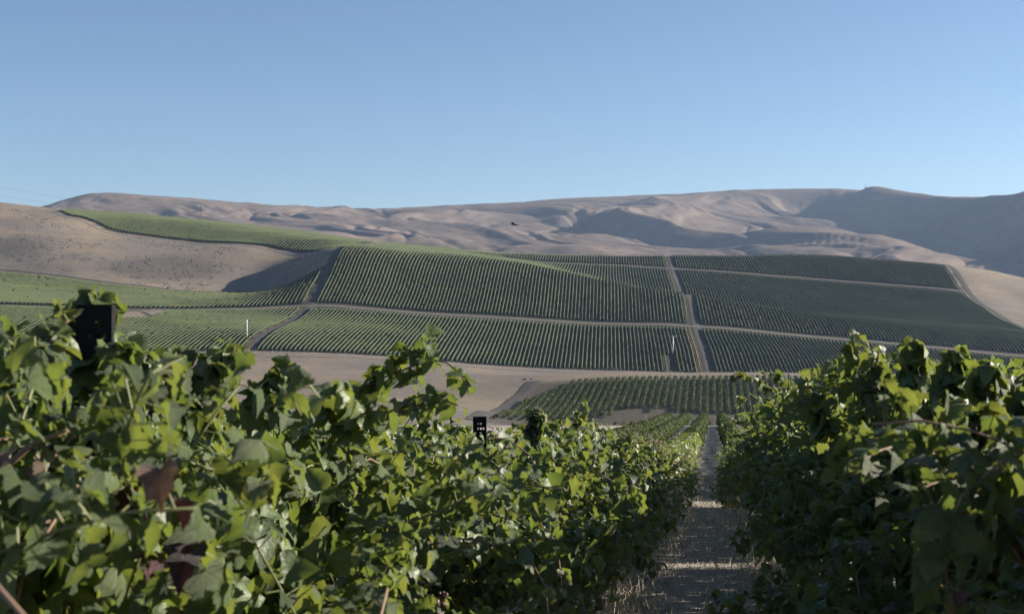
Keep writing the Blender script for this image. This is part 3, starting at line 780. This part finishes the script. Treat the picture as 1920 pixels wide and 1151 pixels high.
        tag(mb.build('petioles', M_CANE_G, root), kind='stuff')
        for j in range(nsh):
            cpx, cpy = project(P[j])
            if side == 'left' and k <= 1 and ((cpy < 645) & (cpx > 215) & (cpx < 600)).any(): continue
            if side == 'right' and (cpy < 655).any(): continue
            if side == 'left' and ((cpy < 770) & (cpx > 600)).any(): continue
            ob = cane_mesh(P[j] - org, .0052, .0026).build('cane', M_CANE if r.random() < .65 else M_CANE_G, root, True)
        for h in hp: cane_mesh(h - org, .005, .0026).build('cane', M_CANE, root, True)
        if side == 'left' and k == 0:
            for cn in ([(12,875,2.75),(60,832,2.75),(130,806,2.8),(190,802,2.85)], [(20,1060,2.7),(60,1030,2.72),(80,1010,2.75)], [(60,990,2.8),(120,960,2.85),(130,900,2.9)]):
                cane_mesh(resample(up3(cn), 10) - org, .0062, .0042, 7).build('cane', M_CANE, root, True)
        m_ = ~selm; geo, sm, uvf = LEAF1, True, False
    else:
        mb = MB()
        for j in range(nsh): mb.tube([tuple(q) for q in (P[j][::3] - org)], .004, 3, cap=False)
        tag(mb.build('canes', M_CANE, root), kind='stuff')
        for h in hp: cane_mesh(h - org, .004, .0024).build('cane', M_CANE, root, True)
        m_ = np.ones(len(pos), bool); geo, sm, uvf = (LEAF1 if vy < 17 else LEAFM, True, False)
    # leaves deep inside the canopy close it off
    nc = 1500 if side == 'right' else 1000
    if close: nc = int(nc * (1.0 if side == 'left' else .85))
    if vy > 22: nc = int(nc * .7)
    al = r.uniform(-.95, .95, nc); lt = r.normal(0.0 if side == 'left' else .08, .14 if close else .2, nc); hh = r.uniform(ch + .06 if side == 'right' else .9, (1.62 if 4.5 < vy < 12.5 else 1.8) if side == 'left' else (2.18 if vy < 20 else 2.0), nc)
    ip = np.stack([vx + NEAR_T * al + lt, vy + al, near_z(0, vy + al) + hh], -1)
    ipx, ipy = project(ip); ib = (ip[:, 1] > 1.9) & ~((side == 'left') & (ipx > 120) & (ipx < 222) & (ipy < 655)) & ~((ipx > 876) & (ipx < 934) & (ipy < 838) & (ip[:, 1] < 8.95) & (side == 'left'))
    ib &= ipy > (np.interp(ipx, [0, 222, 450, 600, 910, 1000, 1060, 1150, 1300], [640, 640, 680, 745, 820, 815, 790, 825, 840]) if side == 'left' else np.interp(ipx, [1340, 1480, 1580, 1700, 1920], [810, 730, 670, 680, 690]))
    ip = ip[ib]; nc = len(ip)
    tag(add('inner_foliage', leaves_mesh('inner_foliage', LEAF1 if close else LEAFM, ip - org, frames(np.stack([r.choice([-1., 1.], nc) * .8, r.normal(0, .5, nc), np.full(nc, .4)], -1) + r.normal(0, .4, (nc, 3)), r.normal(0, .5, (nc, 3)) + np.array([0, 0, -.7])), r.uniform(.07, .11, nc) if close else r.uniform(.11, .15, nc), r.random(nc), seed=k, smooth=close), M_LEAF, root), kind='stuff')
    o = add('foliage', leaves_mesh('foliage', geo, loc[m_], R[m_], size[m_], tint[m_], seed=k, smooth=sm, uv=uvf), M_LEAF, root)
    tag(o, kind='stuff')

# the rows beyond, seen as rows: leaf-sized faces, no single vines to tell apart
def leafy_row(w, ya, yb, per_m, size, seed, label, group, r_hw=.62, top=2.05, sun_gaps=(), mat=None):
    r = np.random.default_rng(seed)
    n = int((yb - ya) * per_m); y = r.uniform(ya, yb, n)
    hgt = r.uniform(.55, 1, n) ** .8 * top * (1 + .07 * fbm(y / 2.3, y * 0 + seed, 2))
    ang = r.uniform(-1, 1, n); hw = r_hw * (1 - .35 * np.clip((hgt / top - .75) / .25, 0, 1)) * (1 + .25 * fbm(y / 1.9, hgt * 1.3 + seed, 2))
    lat = np.sign(ang) * np.abs(ang) ** .45 * hw
    x = NEAR_T * y + w + lat
    gap = np.zeros(n, bool)
    for a, b in sun_gaps: gap |= (y > a) & (y < b)
    if w < W_R + 1 or ya > 100: gap |= (fbm(y / 1.83, y * 0 + seed * 3.1, 2) < -.62)
    x, y, hgt, lat = x[~gap], y[~gap], hgt[~gap], lat[~gap]; n = len(y)
    z = ground_z(x * 0 + NEAR_T * y + w, y) + hgt
    nrm = np.stack([lat * 1.6, r.normal(0, .5, n), np.full(n, .6)], -1) + SUNA * .3 + r.normal(0, .4, (n, 3))
    axis = np.stack([lat, r.normal(0, .5, n), np.full(n, -.7)], -1)
    sz = r.uniform(.75, 1.25, n) * size
    x0 = NEAR_T * ya + w; org = np.array([x0, ya, gz(x0, ya)])
    o = add('vine_row', leaves_mesh('vine_row', LEAF2 if size > .16 else LEAFM, np.stack([x, y, z], -1) - org, frames(nrm, axis), sz, r.random(n), seed), mat or M_LEAF); o.location = org
    return tag(o, label, 'vine row', group)
YN = 2.42 + VSP * 22.5
leafy_row(W_L, YN, 90, 300, .15, 1, 'sunlit vine row left of the aisle, its middle stretch down the slope', 'vine rows of the near block')
leafy_row(W_L, 90, 222, 120, .24, 2, 'far end of the sunlit vine row left of the aisle', 'vine rows of the near block', mat=M_ROW)
leafy_row(W_R, YN + 1, 90, 330, .15, 3, 'shaded vine row right of the aisle, its middle stretch down the slope', 'vine rows of the near block')
leafy_row(W_R, 90, 222, 120, .24, 4, 'far end of the shaded vine row right of the aisle', 'vine rows of the near block', mat=M_ROW)
leafy_row(W_L - 2.74, 3, 60, 300, .135, 5, 'vine row half hidden behind the sunlit left row, its near part', 'vine rows of the near block')
leafy_row(W_L - 2.74, 60, 224, 130, .23, 6, 'second vine row left of the aisle, its far end showing above the first', 'vine rows of the near block', mat=M_ROW)
leafy_row(W_L - 5.48, 80, 224, 100, .23, 7, 'third vine row left of the aisle, far end only', 'vine rows of the near block', mat=M_ROW)
leafy_row(W_R + 2.74, 1, 60, 420, .135, 8, 'vine row glimpsed behind the shaded right row, its near part', 'vine rows of the near block', sun_gaps=((22.1, 23.4), (47, 51)))  # openings added to this row so bars of sunlight reach the aisle
leafy_row(W_R + 2.74, 60, 224, 130, .23, 9, 'second vine row right of the aisle, far end only', 'vine rows of the near block')
leafy_row(W_R + 5.48, 1, 224, 100, .23, 10, 'third vine row right of the aisle, far end only', 'vine rows of the near block', sun_gaps=((22.0, 26.0),))  # opening added here too, keeps the sun's path to the aisle clear
leafy_row(W_R + 8.22, 60, 224, 70, .26, 11, 'fourth vine row right of the aisle, far end only', 'vine rows of the near block')
leafy_row(W_R + 10.96, 90, 224, 70, .26, 12, 'fifth vine row right of the aisle, far end only', 'vine rows of the near block')
# the small block in the valley
for i, u8 in enumerate(np.arange(-74, 88, RP)):
    y0 = 530 if u8 > -30 else 530 - (-30 - u8) * .9
    r_ = np.random.default_rng(900 + i); yy0 = y0 + r_.uniform(-3, 3) + (14 if -38 < u8 < -16 and r_.random() < .6 else 0)
    leafy_row(u8, yy0, 614 + (u8 + 60) * .06 - max(0, -60 - u8) * 3.2, 15, .62, 300 + i, 'vine row in the small valley block, %s from its left edge' % nth(i + 1), 'vine rows of the small valley block', r_hw=.5, top=1.85, mat=M_ROW)
for i, u8 in enumerate(np.arange(-34, 40, RP)):
    leafy_row(u8, 484, 500, 13, .62, 400 + i, 'short vine row at the foot of the valley block, %s from the left' % nth(i + 1), 'short vine rows in the valley', r_hw=.5, top=1.8, mat=M_ROW)

# ------------------------------------------------------------------ trellis posts with punched holes
def trellis_post(x, y, height, label):
    zg = gz(x, y); root = empty('trellis_post', (x, y, zg)); tag(root, label, 'post', 'perforated steel trellis posts')
    w = .078; xe = [0, .026, .031, .041, .051, .058, .067, w]; zt = height + .25
    V = []; F = []
    edges = [0.]; solid = []
    z = 0.
    pat = [(.040, ()), (.009, (1, 3)), (.020, ()), (.012, (1, 3, 5)), (.018, ()), (.007, (3,)), (.09, ())]
    k = 0
    while z < zt - .05:
        dz, holes = pat[k % len(pat)]; dz = min(dz, zt - z); solid.append(holes); z += dz; edges.append(z); k += 1
    nx = len(xe)
    for e in edges:
        for xx in xe: V.append((xx - w / 2, 0, height - e))
    for i, holes in enumerate(solid):
        for j in range(nx - 1):
            if j in holes: continue
            F.append((i * nx + j, (i + 1) * nx + j, (i + 1) * nx + j + 1, i * nx + j + 1))
    me = bpy.data.meshes.new('web_plate'); me.from_pydata(V, [], F); me.update()
    o = add('web_plate', me, M_STEEL, root); md = o.modifiers.new('s', 'SOLIDIFY'); md.thickness = .003; md.offset = 0
    for s in (-1, 1):
        mb = MB(); a = s * (w / 2 + .0032); mb.box(min(a, a - s * .003), max(a, a - s * .003), -.004, .032, -.25, height - .002)
        mb.box(min(a - s * .0035, a - s * .012), max(a - s * .0035, a - s * .012), .029, .032, -.25, height - .004)
        mb.build('flange', M_STEEL, root)
    return root
pp = trellis_post(NEAR_T * 3.33 + W_L, 3.33, 2.262, 'black perforated steel trellis post rising above the leaves on the left')
bar = MB().tube([tuple(np.array(unproj(*q)) - np.array(pp.location)) for q in ((194,818,3.30),(230,826,3.26),(272,836,3.2))], .0035, 6).build('wire_hook', M_GALV, pp, True)
trellis_post(NEAR_T * 8.82 + W_L, 8.82, 2.0, 'black steel trellis post half covered by leaves in the sunlit row')
for k in (2, 3): trellis_post(NEAR_T * (3.33 + 5.49 * k) + W_L, 3.33 + 5.49 * k, 1.9, 'steel trellis post buried in the sunlit row, %s from the camera' % ORD[k])
for k in range(4): trellis_post(NEAR_T * (4.2 + 5.49 * k) + W_R, 4.2 + 5.49 * k, 1.9, 'steel trellis post buried in the shaded row, %s from the camera' % ORD[k])
def strand(name, w, h, r_, mat, label, cat, y0=2.2, y1=44):
    ys = np.linspace(y0, y1, 40); r = np.random.default_rng(int(h * 100))
    pts = [(NEAR_T * y + w + .03, y, float(near_z(0, y)) + h + .012 * math.sin(y * 1.7)) for y in ys]
    b = Vector(pts[0]); o = MB().tube([tuple(Vector(p) - b) for p in pts], r_, 5).build(name, mat, None, True); o.location = b
    return tag(o, label, cat)
for sd, w in (('sunlit left', W_L), ('shaded right', W_R)):
    strand('trellis_wire', w, 1.42, .0014, M_GALV, 'lower thin steel trellis wire running through the %s row' % sd, 'wire')
    strand('trellis_wire', w, 1.80, .0014, M_GALV, 'upper thin steel trellis wire running through the %s row' % sd, 'wire')
    strand('drip_hose', w, .52, .009, M_HOSE, 'black drip hose strung below the leaves of the %s row' % sd, 'hose')

# shrivelled grapes hanging low in the left row
def grape_cluster(parent, p, s=1., seed=0):
    r = np.random.default_rng(seed); bm = bmesh.new()
    for i in range(46):
        t = r.random(); rad = .045 * s * (1 - .65 * t) * math.sqrt(r.random()); a = r.uniform(0, 6.28)
        q = Matrix.Translation((rad * math.cos(a), rad * math.sin(a), -.13 * s * t)) @ Matrix.Rotation(r.uniform(0, 3), 4, 'X')
        bmesh.ops.create_icosphere(bm, subdivisions=1, radius=.0085 * s * r.uniform(.75, 1.15), matrix=q)
    me = bpy.data.meshes.new('grape_cluster'); bm.to_mesh(me); bm.free()
    o = add('grape_cluster', me, M_GRAPE, parent); o.location = Vector(p) - Vector(parent.location)
vines = {(s, k): o for (s, k, x, y), o in zip(near_vines, [o for o in bpy.data.objects if o.name.split('.')[0] == 'grapevine' and o.parent is None])}
for i, (key, q) in enumerate(((('left', 1), (722, 1085, 4.7)), (('left', 2), (820, 1110, 5.6)), (('left', 3), (925, 1090, 7.4)))):
    grape_cluster(vines[key], unproj(*q), 1.1, i)

# ------------------------------------------------------------------ dry grass in the aisle and under the rows
def blades(name, n, lat_fn, hfun, mat, seed, y0=12., y1=75., width=.004):
    r = np.random.default_rng(seed); y = y0 + (y1 - y0) * r.random(n) ** 2.0
    w = lat_fn(r, n); x = NEAR_T * y + w; z = ground_z(x, y); h = hfun(r, n)
    a = r.uniform(0, 6.28, n); wd = width * (1 + y / 25)
    lean = r.normal(0, .55, (n, 2)) * h[:, None]
    V = np.empty((n, 3, 3)); V[:, 0] = np.stack([x + np.cos(a) * wd, y + np.sin(a) * wd, z - .01], -1); V[:, 1] = np.stack([x - np.cos(a) * wd, y - np.sin(a) * wd, z - .01], -1)
    V[:, 2] = np.stack([x + lean[:, 0], y + lean[:, 1], z + h], -1)
    o = add(name, np_mesh(name, V.reshape(-1, 3), np.arange(n * 3).reshape(-1, 3)), mat)
    return o
o = blades('dry_grass', 26000, lambda r, n: r.uniform(-1.6, 1.45, n), lambda r, n: r.uniform(.02, .075, n), M_STRAW, 1)
tag(o, 'short dry straw grass covering the aisle', 'grass', kind='stuff')
o = blades('dry_weeds', 9000, lambda r, n: np.where(r.random(n) < .5, r.normal(W_L + .25, .28, n), r.normal(W_R - .25, .28, n)), lambda r, n: r.uniform(.08, .34, n), M_STRAW, 2)
tag(o, 'tall dry weeds at the foot of both vine rows', 'weeds', kind='stuff')
o = blades('green_weeds', 3500, lambda r, n: np.where(r.random(n) < .5, r.normal(W_L + .4, .25, n), r.normal(W_R - .4, .25, n)), lambda r, n: r.uniform(.03, .14, n), M_WEED, 3, width=.006)
tag(o, 'low green weeds along the edges of the aisle', 'weeds', kind='stuff')

# tussocks and sagebrush on the slopes
def tussocks(name, pts, size, mat, seed, label):
    r = np.random.default_rng(seed); n = len(pts); P = np.asarray(pts); z = ground_z(P[:, 0], P[:, 1])
    k = 5; V = np.empty((n, k + 1, 3)); s = r.uniform(*size, n)
    for i in range(k):
        a = 2 * np.pi * i / k + r.uniform(0, .8, n); q = s * r.uniform(.6, 1.1, n)
        V[:, i] = np.stack([P[:, 0] + np.cos(a) * q, P[:, 1] + np.sin(a) * q, z - .05], -1)
    V[:, k] = np.stack([P[:, 0] + r.normal(0, .1, n), P[:, 1], z + s * r.uniform(.5, 1.0, n)], -1)
    f = np.array([(i, (i + 1) % k, k) for i in range(k)]); F = (f[None] + (np.arange(n) * (k + 1))[:, None, None]).reshape(-1, 3)
    return tag(add(name, np_mesh(name, V.reshape(-1, 3), F), mat), label, 'shrubs', kind='stuff')
r = np.random.default_rng(5)
Yt = r.uniform(1080, 1500, 60000); pxt = r.uniform(-60, 610, 60000); Xt = (pxt - CX) / FPX * Yt; ut = Xt - HILL_T * Yt
free = ~in_block(ut, Yt) & (ut < U_LEFT - 8) & (Yt > polyline(YHOLLOW, ut) + 8) & (np.abs(Yt - polyline(YLUP0, ut) + 9) > 8)
dens = fbm(Xt / 60 + 3, Yt / 60, 3)
pyt = CY - ground_z(Xt, Yt) / Yt * FPX
dens = dens + 1.1 * np.exp(-((pxt - 310) / 110) ** 2 - ((pyt - 500) / 26) ** 2) + .6 * np.exp(-((pxt - 40) / 60) ** 2 - ((pyt - 455) / 25) ** 2)
sel = free & (r.random(60000) < .25 + .5 * np.clip(dens + .2, 0, 1))
M_TUS = simple('straw_tussock', (.22, .19, .155), 1., .25, .5)
M_SAGE = simple('grey_sagebrush', (.081, .073, .064), 1., .3, .5)
idx = np.where(sel)[0]; pale = r.random(len(idx)) < .45
tussocks('grass_tussocks', np.stack([Xt[idx[pale]], Yt[idx[pale]]], -1)[:2500], (.25, .6), M_TUS, 1, 'pale dry tussocks on the grass slope')
clump = fbm(Xt / 9, Yt / 14 + 5, 2)
dk = idx[~pale]; dk = dk[clump[dk] > .12]; dk = dk[(dens[dk] > .1) | (r.random(len(dk)) < .15)]
tussocks('sagebrush', np.stack([Xt[dk], Yt[dk]], -1)[:4200], (.25, 1.15), M_SAGE, 2, 'dark low sagebrush dotted over the grass slope')
Yv = r.uniform(430, 880, 9000); pv = r.uniform(380, 1120, 9000); Xv = (pv - CX) / FPX * Yv
ok = (Xv - NEAR_T * Yv < -72) | (Yv > 640)
ok &= Yv < polyline(YBASE, Xv - HILL_T * Yv) - 16
tussocks('valley_grass', np.stack([Xv[ok], Yv[ok]], -1), (.12, .34), M_TUS, 3, 'pale dry tussocks in the valley field')
def shrub(px, py, s, label):
    x, y, z = on_ground(px, py, 600, 900); rr = np.random.default_rng(int(px)); n = 160
    p = rr.normal(0, 1, (n, 3)); p /= np.linalg.norm(p, axis=1, keepdims=True); p *= rr.uniform(.5, 1, (n, 1)) * s; p[:, 2] = np.abs(p[:, 2]) * .9
    root = empty('sagebrush_shrub', (x, y, z))
    add('crown', leaves_mesh('crown', LEAF2, p, frames(p + rr.normal(0, .3, p.shape), rr.normal(0, 1, p.shape)), rr.uniform(.2, .4, n) * s, rr.random(n), 1), M_SAGE, root)
    mb = MB()
    for a in range(4): mb.tube([(0, 0, -.1), (math.cos(a * 1.6) * s * .5, math.sin(a * 1.6) * s * .5, s * .6)], [.06, .02], 5)
    mb.build('stem', M_BARK, root); tag(root, label, 'shrub')
shrub(984, 712, .9, 'dark sagebrush shrub alone on the pale valley field')
shrub(996, 711, .6, 'smaller dark shrub just beside the lone sagebrush in the field')

# ------------------------------------------------------------------ deer fence along the foot of the hill
def fence():
    us = np.arange(-305, 110, 4.9); ys = polyline(YBASE, us) - 4.5; xs = us + HILL_T * ys; zs = ground_z(xs, ys)
    root = empty('wire_fence', (xs[0], ys[0], zs[0])); b = np.array([xs[0], ys[0], zs[0]])
    tag(root, 'thin grey wire fence with many posts along the foot of the vineyard hill', 'fence')
    me = None
    for x, y, z in zip(xs, ys, zs):
        if me is None: me = MB().tube([(0, 0, -.3), (0, 0, 2.0)], .075, 6).build('post', M_FPOST, root); o = me
        else:
            o = bpy.data.objects.new('post', me.data); COL.objects.link(o); o.parent = root
        o.location = np.array([x, y, z]) - b
    for h in (.9, 1.75):
        MB().tube([tuple(np.array([x, y, z + h]) - b) for x, y, z in zip(xs, ys, zs)], .018, 4).build('wire', M_GALV, root)
M_FPOST = simple('grey_fence_post', (.324, .317, .309), .8, .2, 2.)
fence()
# pipe boom standing at the road
a0, a1 = on_ground(1046, 699, 600, 905), on_ground(1158, 700, 600, 905)
yy = float(polyline(YBASE, 0)) - 7
def at_y(px, py): return Vector(unproj(px, py, yy))
b0 = Vector((at_y(1158, 700).x, yy, gz(at_y(1158, 700).x, yy)))
root = empty('irrigation_pipe', b0); tag(root, 'long pale irrigation pipe raised on one stand beside the fence', 'pipe')
xl = at_y(1046, 698).x; zl = gz(xl, yy) + .3; top = b0.z + 2.7
MB().tube([tuple(Vector((xl + (b0.x - xl) * t, yy, zl + (top - zl) * math.sin(t * math.pi / 2) ** .9)) - b0) for t in np.linspace(0, 1, 14)], .09, 6).build('pipe', M_FPOST, root, True)
MB().tube([(0, 0, -.2), (0, 0, 2.75)], .1, 6).build('stand', M_FPOST, root)

# ------------------------------------------------------------------ wind machines
def wind_machine(px, py, ang, yaw, label):
    x, y, z = on_ground(px, py, 860, 1000); root = empty('wind_machine', (x, y, z)); tag(root, label, 'wind machine', 'vineyard wind machines')
    H = 11.0
    MB().tube([(0, 0, -.3), (0, 0, H)], [.34, .24], 10).build('tower', M_WHITE, root, True)
    MB().tube([(0, -.55, H + .12), (0, .45, H + .12)], [.22, .3], 8).build('gearbox', M_WHITE, root, True)
    hub = MB().tube([(0, -.75, H + .12), (0, -.5, H + .12)], .14, 8).build('hub', M_WHITE, root, True)
    for s in (-1, 1):
        ca, sa = math.cos(ang) * s, math.sin(ang) * s; bm = MB(); n = 6
        for i in range(n):
            t = i / (n - 1); rr = .12 + 2.75 * t; w = .17 * (1 - .35 * t) + .03; tw = .5 * (1 - t)
            cx, cz = ca * rr, H + .12 + sa * rr; ux, uz = -sa, ca
            for q, dy in ((-w, -tw * w), (w, tw * w)):
                bm.v.append((cx + ux * q, -.66 + dy - .02, cz + uz * q)); bm.v.append((cx + ux * q, -.66 + dy + .03, cz + uz * q))
        for i in range(n - 1):
            a = i * 4; b = a + 4
            bm.f += [(a, a + 2, b + 2, b), (a + 1, b + 1, b + 3, a + 3), (a, b, b + 1, a + 1), (a + 2, a + 3, b + 3, b + 2)]
        bm.f += [(0, 1, 3, 2), (n * 4 - 4, n * 4 - 2, n * 4 - 1, n * 4 - 3)]
        bm.build('blade', M_WHITE, hub)
    MB().box(-1.1, -.35, -.45, .45, 0, 1.1).box(-.95, -.5, -.3, .3, 1.1, 1.3).build('engine_box', M_WHITE, root)
    root.rotation_euler = (0, 0, yaw)
wind_machine(1262, 662, .02, .15, 'white wind machine with level blades beside the right-hand farm track')
wind_machine(463, 634, .85, -.35, 'white wind machine with tilted blades at the foot of the left-hand track')

# ------------------------------------------------------------------ power pylon and its wires, summit mast, bird
def pylon(x, y, z, H, label):
    root = empty('power_pylon', (x, y, z)); tag(root, label, 'pylon')
    def half(t): return 2.6 * (1 - t) ** 1.3 + .55
    def leg(sx, sy): return [(sx * half(t), sy * half(t), H * t) for t in np.linspace(0, 1, 7)]
    for sx in (-1, 1):
        for sy in (-1, 1): MB().tube(leg(sx, sy), .10, 4).build('leg', M_DARKWOOD, root)
    mb = MB(); L = np.linspace(0, 1, 7)
    for i in range(6):
        a, b = half(L[i]), half(L[i + 1]); z0, z1 = H * L[i], H * L[i + 1]
        for sy in (-1, 1):
            mb.tube([(-a, sy * a, z0), (b, sy * b, z1)], .05, 3); mb.tube([(a, sy * a, z0), (-b, sy * b, z1)], .05, 3)
            mb.tube([(sy * a, -a, z0), (sy * b, b, z1)], .05, 3)
    mb.build('lattice', M_DARKWOOD, root)
    for h, l in ((.62, 3.2), (.78, 3.8), (.93, 2.8)):
        MB().tube([(-l, 0, H * h), (0, 0, H * h + .5), (l, 0, H * h)], .09, 4).build('cross_arm', M_DARKWOOD, root)
    return root
PY = 1700.; ptop = unproj(377, 386, PY); pyl_h = 30.
pylon(ptop[0], PY, ptop[2] - pyl_h, pyl_h, 'small dark lattice power pylon behind the upper left block of vines')
M_CABLE = simple('dark_cable', (.12, .12, .13), .6, .1, 1.)
for i, (q, nm) in enumerate((([(-260,310,1500),(0,350,1560),(122,373,1600),(250,388,1650),(372,392,1700)], 'upper'), ([(-260,338,1500),(0,366,1560),(80,381,1590),(230,394,1650),(374,398,1700)], 'lower'))):
    P = np.array([unproj(*k) for k in q]); P = resample(P, 24)
    P[:, 2] = np.convolve(np.pad(P[:, 2], 2, 'edge'), np.ones(5) / 5, 'valid')
    o = MB().tube([tuple(p - P[0]) for p in P], .085, 4).build('power_line', M_CABLE); o.location = P[0]
    tag(o, '%s thin power line sloping down across the sky at far left' % nm, 'cable', 'power lines')
X, Yq = unproj(1623, 349, 5700)[:2]
zz = float(hills_z(np.array([X]), np.array([Yq]))[0]); root = empty('radio_mast', (X, Yq, zz)); tag(root, 'tiny radio mast on the highest summit of the bare ridge', 'mast')
MB().tube([(0, 0, -4), (0, 0, 13)], [.8, .5], 5).build('pole', M_DARKWOOD, root); MB().box(-2.5, 2.5, -2, 2, -3, 2.5).build('hut', M_DARKWOOD, root); MB().box(-1.5, 1.5, -.4, .4, 9, 10.5).build('antenna', M_DARKWOOD, root)

def bird():
    c = unproj(964, 421, 62.); root = empty('bird', c); tag(root, 'dark bird gliding low in front of the bare ridge', 'bird')
    bm = MB()
    ys = [(-.20, .006), (-.14, .03), (-.05, .052), (.05, .05), (.12, .03), (.17, .035), (.21, .022), (.25, .004)]
    bm.tube([(-a, 0, .02 * math.sin(a * 6)) for a, _ in ys], [q for _, q in ys], 8)
    # both wings and the tail grow out of the same skin
    def wing(pts, th=.008):
        b = len(bm.v); n = len(pts)
        bm.v += [(x, y, z + th) for x, y, z in pts] + [(x, y, z - th) for x, y, z in pts]
        bm.f += [tuple(range(b, b + n)), tuple(range(b + n, b + 2 * n))[::-1]] + [(b + i, b + n + i, b + n + (i + 1) % n, b + (i + 1) % n) for i in range(n)]
    wing([(-.08, -.03, .02), (-.20, -.20, .10), (-.23, -.36, .13), (-.15, -.38, .13), (-.02, -.22, .09), (.07, -.03, .02)])
    wing([(-.08, .03, .02), (.0, .2, .02), (.16, .38, -.05), (.24, .42, -.08), (.2, .3, -.03), (.1, .12, .01), (.07, .03, .02)])
    wing([(.17, -.02, 0), (.30, -.06, -.02), (.31, .06, -.02), (.17, .02, 0)])
    o = bm.build('body', M_BIRD, root, False); root.rotation_euler = (0, 0, math.radians(8)); root.scale = (.72,) * 3
M_BIRD = simple('black_feathers', (.018, .017, .018), .6, .3, 30.)
bird()

# ------------------------------------------------------------------ the air
def haze():
    zmin, zmax = 1e9, -1e9
    for nm in ('ground', 'hills'):
        me = bpy.data.objects[nm].data; co = np.empty(len(me.vertices) * 3, np.float32); me.vertices.foreach_get('co', co)
        zmin = min(zmin, co[2::3].min()); zmax = max(zmax, co[2::3].max())
    o = MB().box(-5600, 5600, -90, 8400, float(zmin) - 1.5, float(zmax) + 25).build('haze', None)
    m = bpy.data.materials.new('haze'); m.use_nodes = True; nt = m.node_tree; nt.nodes.clear()
    out = N(nt, 'ShaderNodeOutputMaterial'); v = N(nt, 'ShaderNodeVolumePrincipled')
    v.inputs['Color'].default_value = (.46, .64, .92, 1); v.inputs['Density'].default_value = 3.9e-5; v.inputs['Anisotropy'].default_value = .25
    nt.links.new(v.outputs[0], out.inputs['Volume']); o.data.materials.append(m)
    tag(o, 'thin blue evening haze over the valley', 'haze', kind='stuff')
haze()
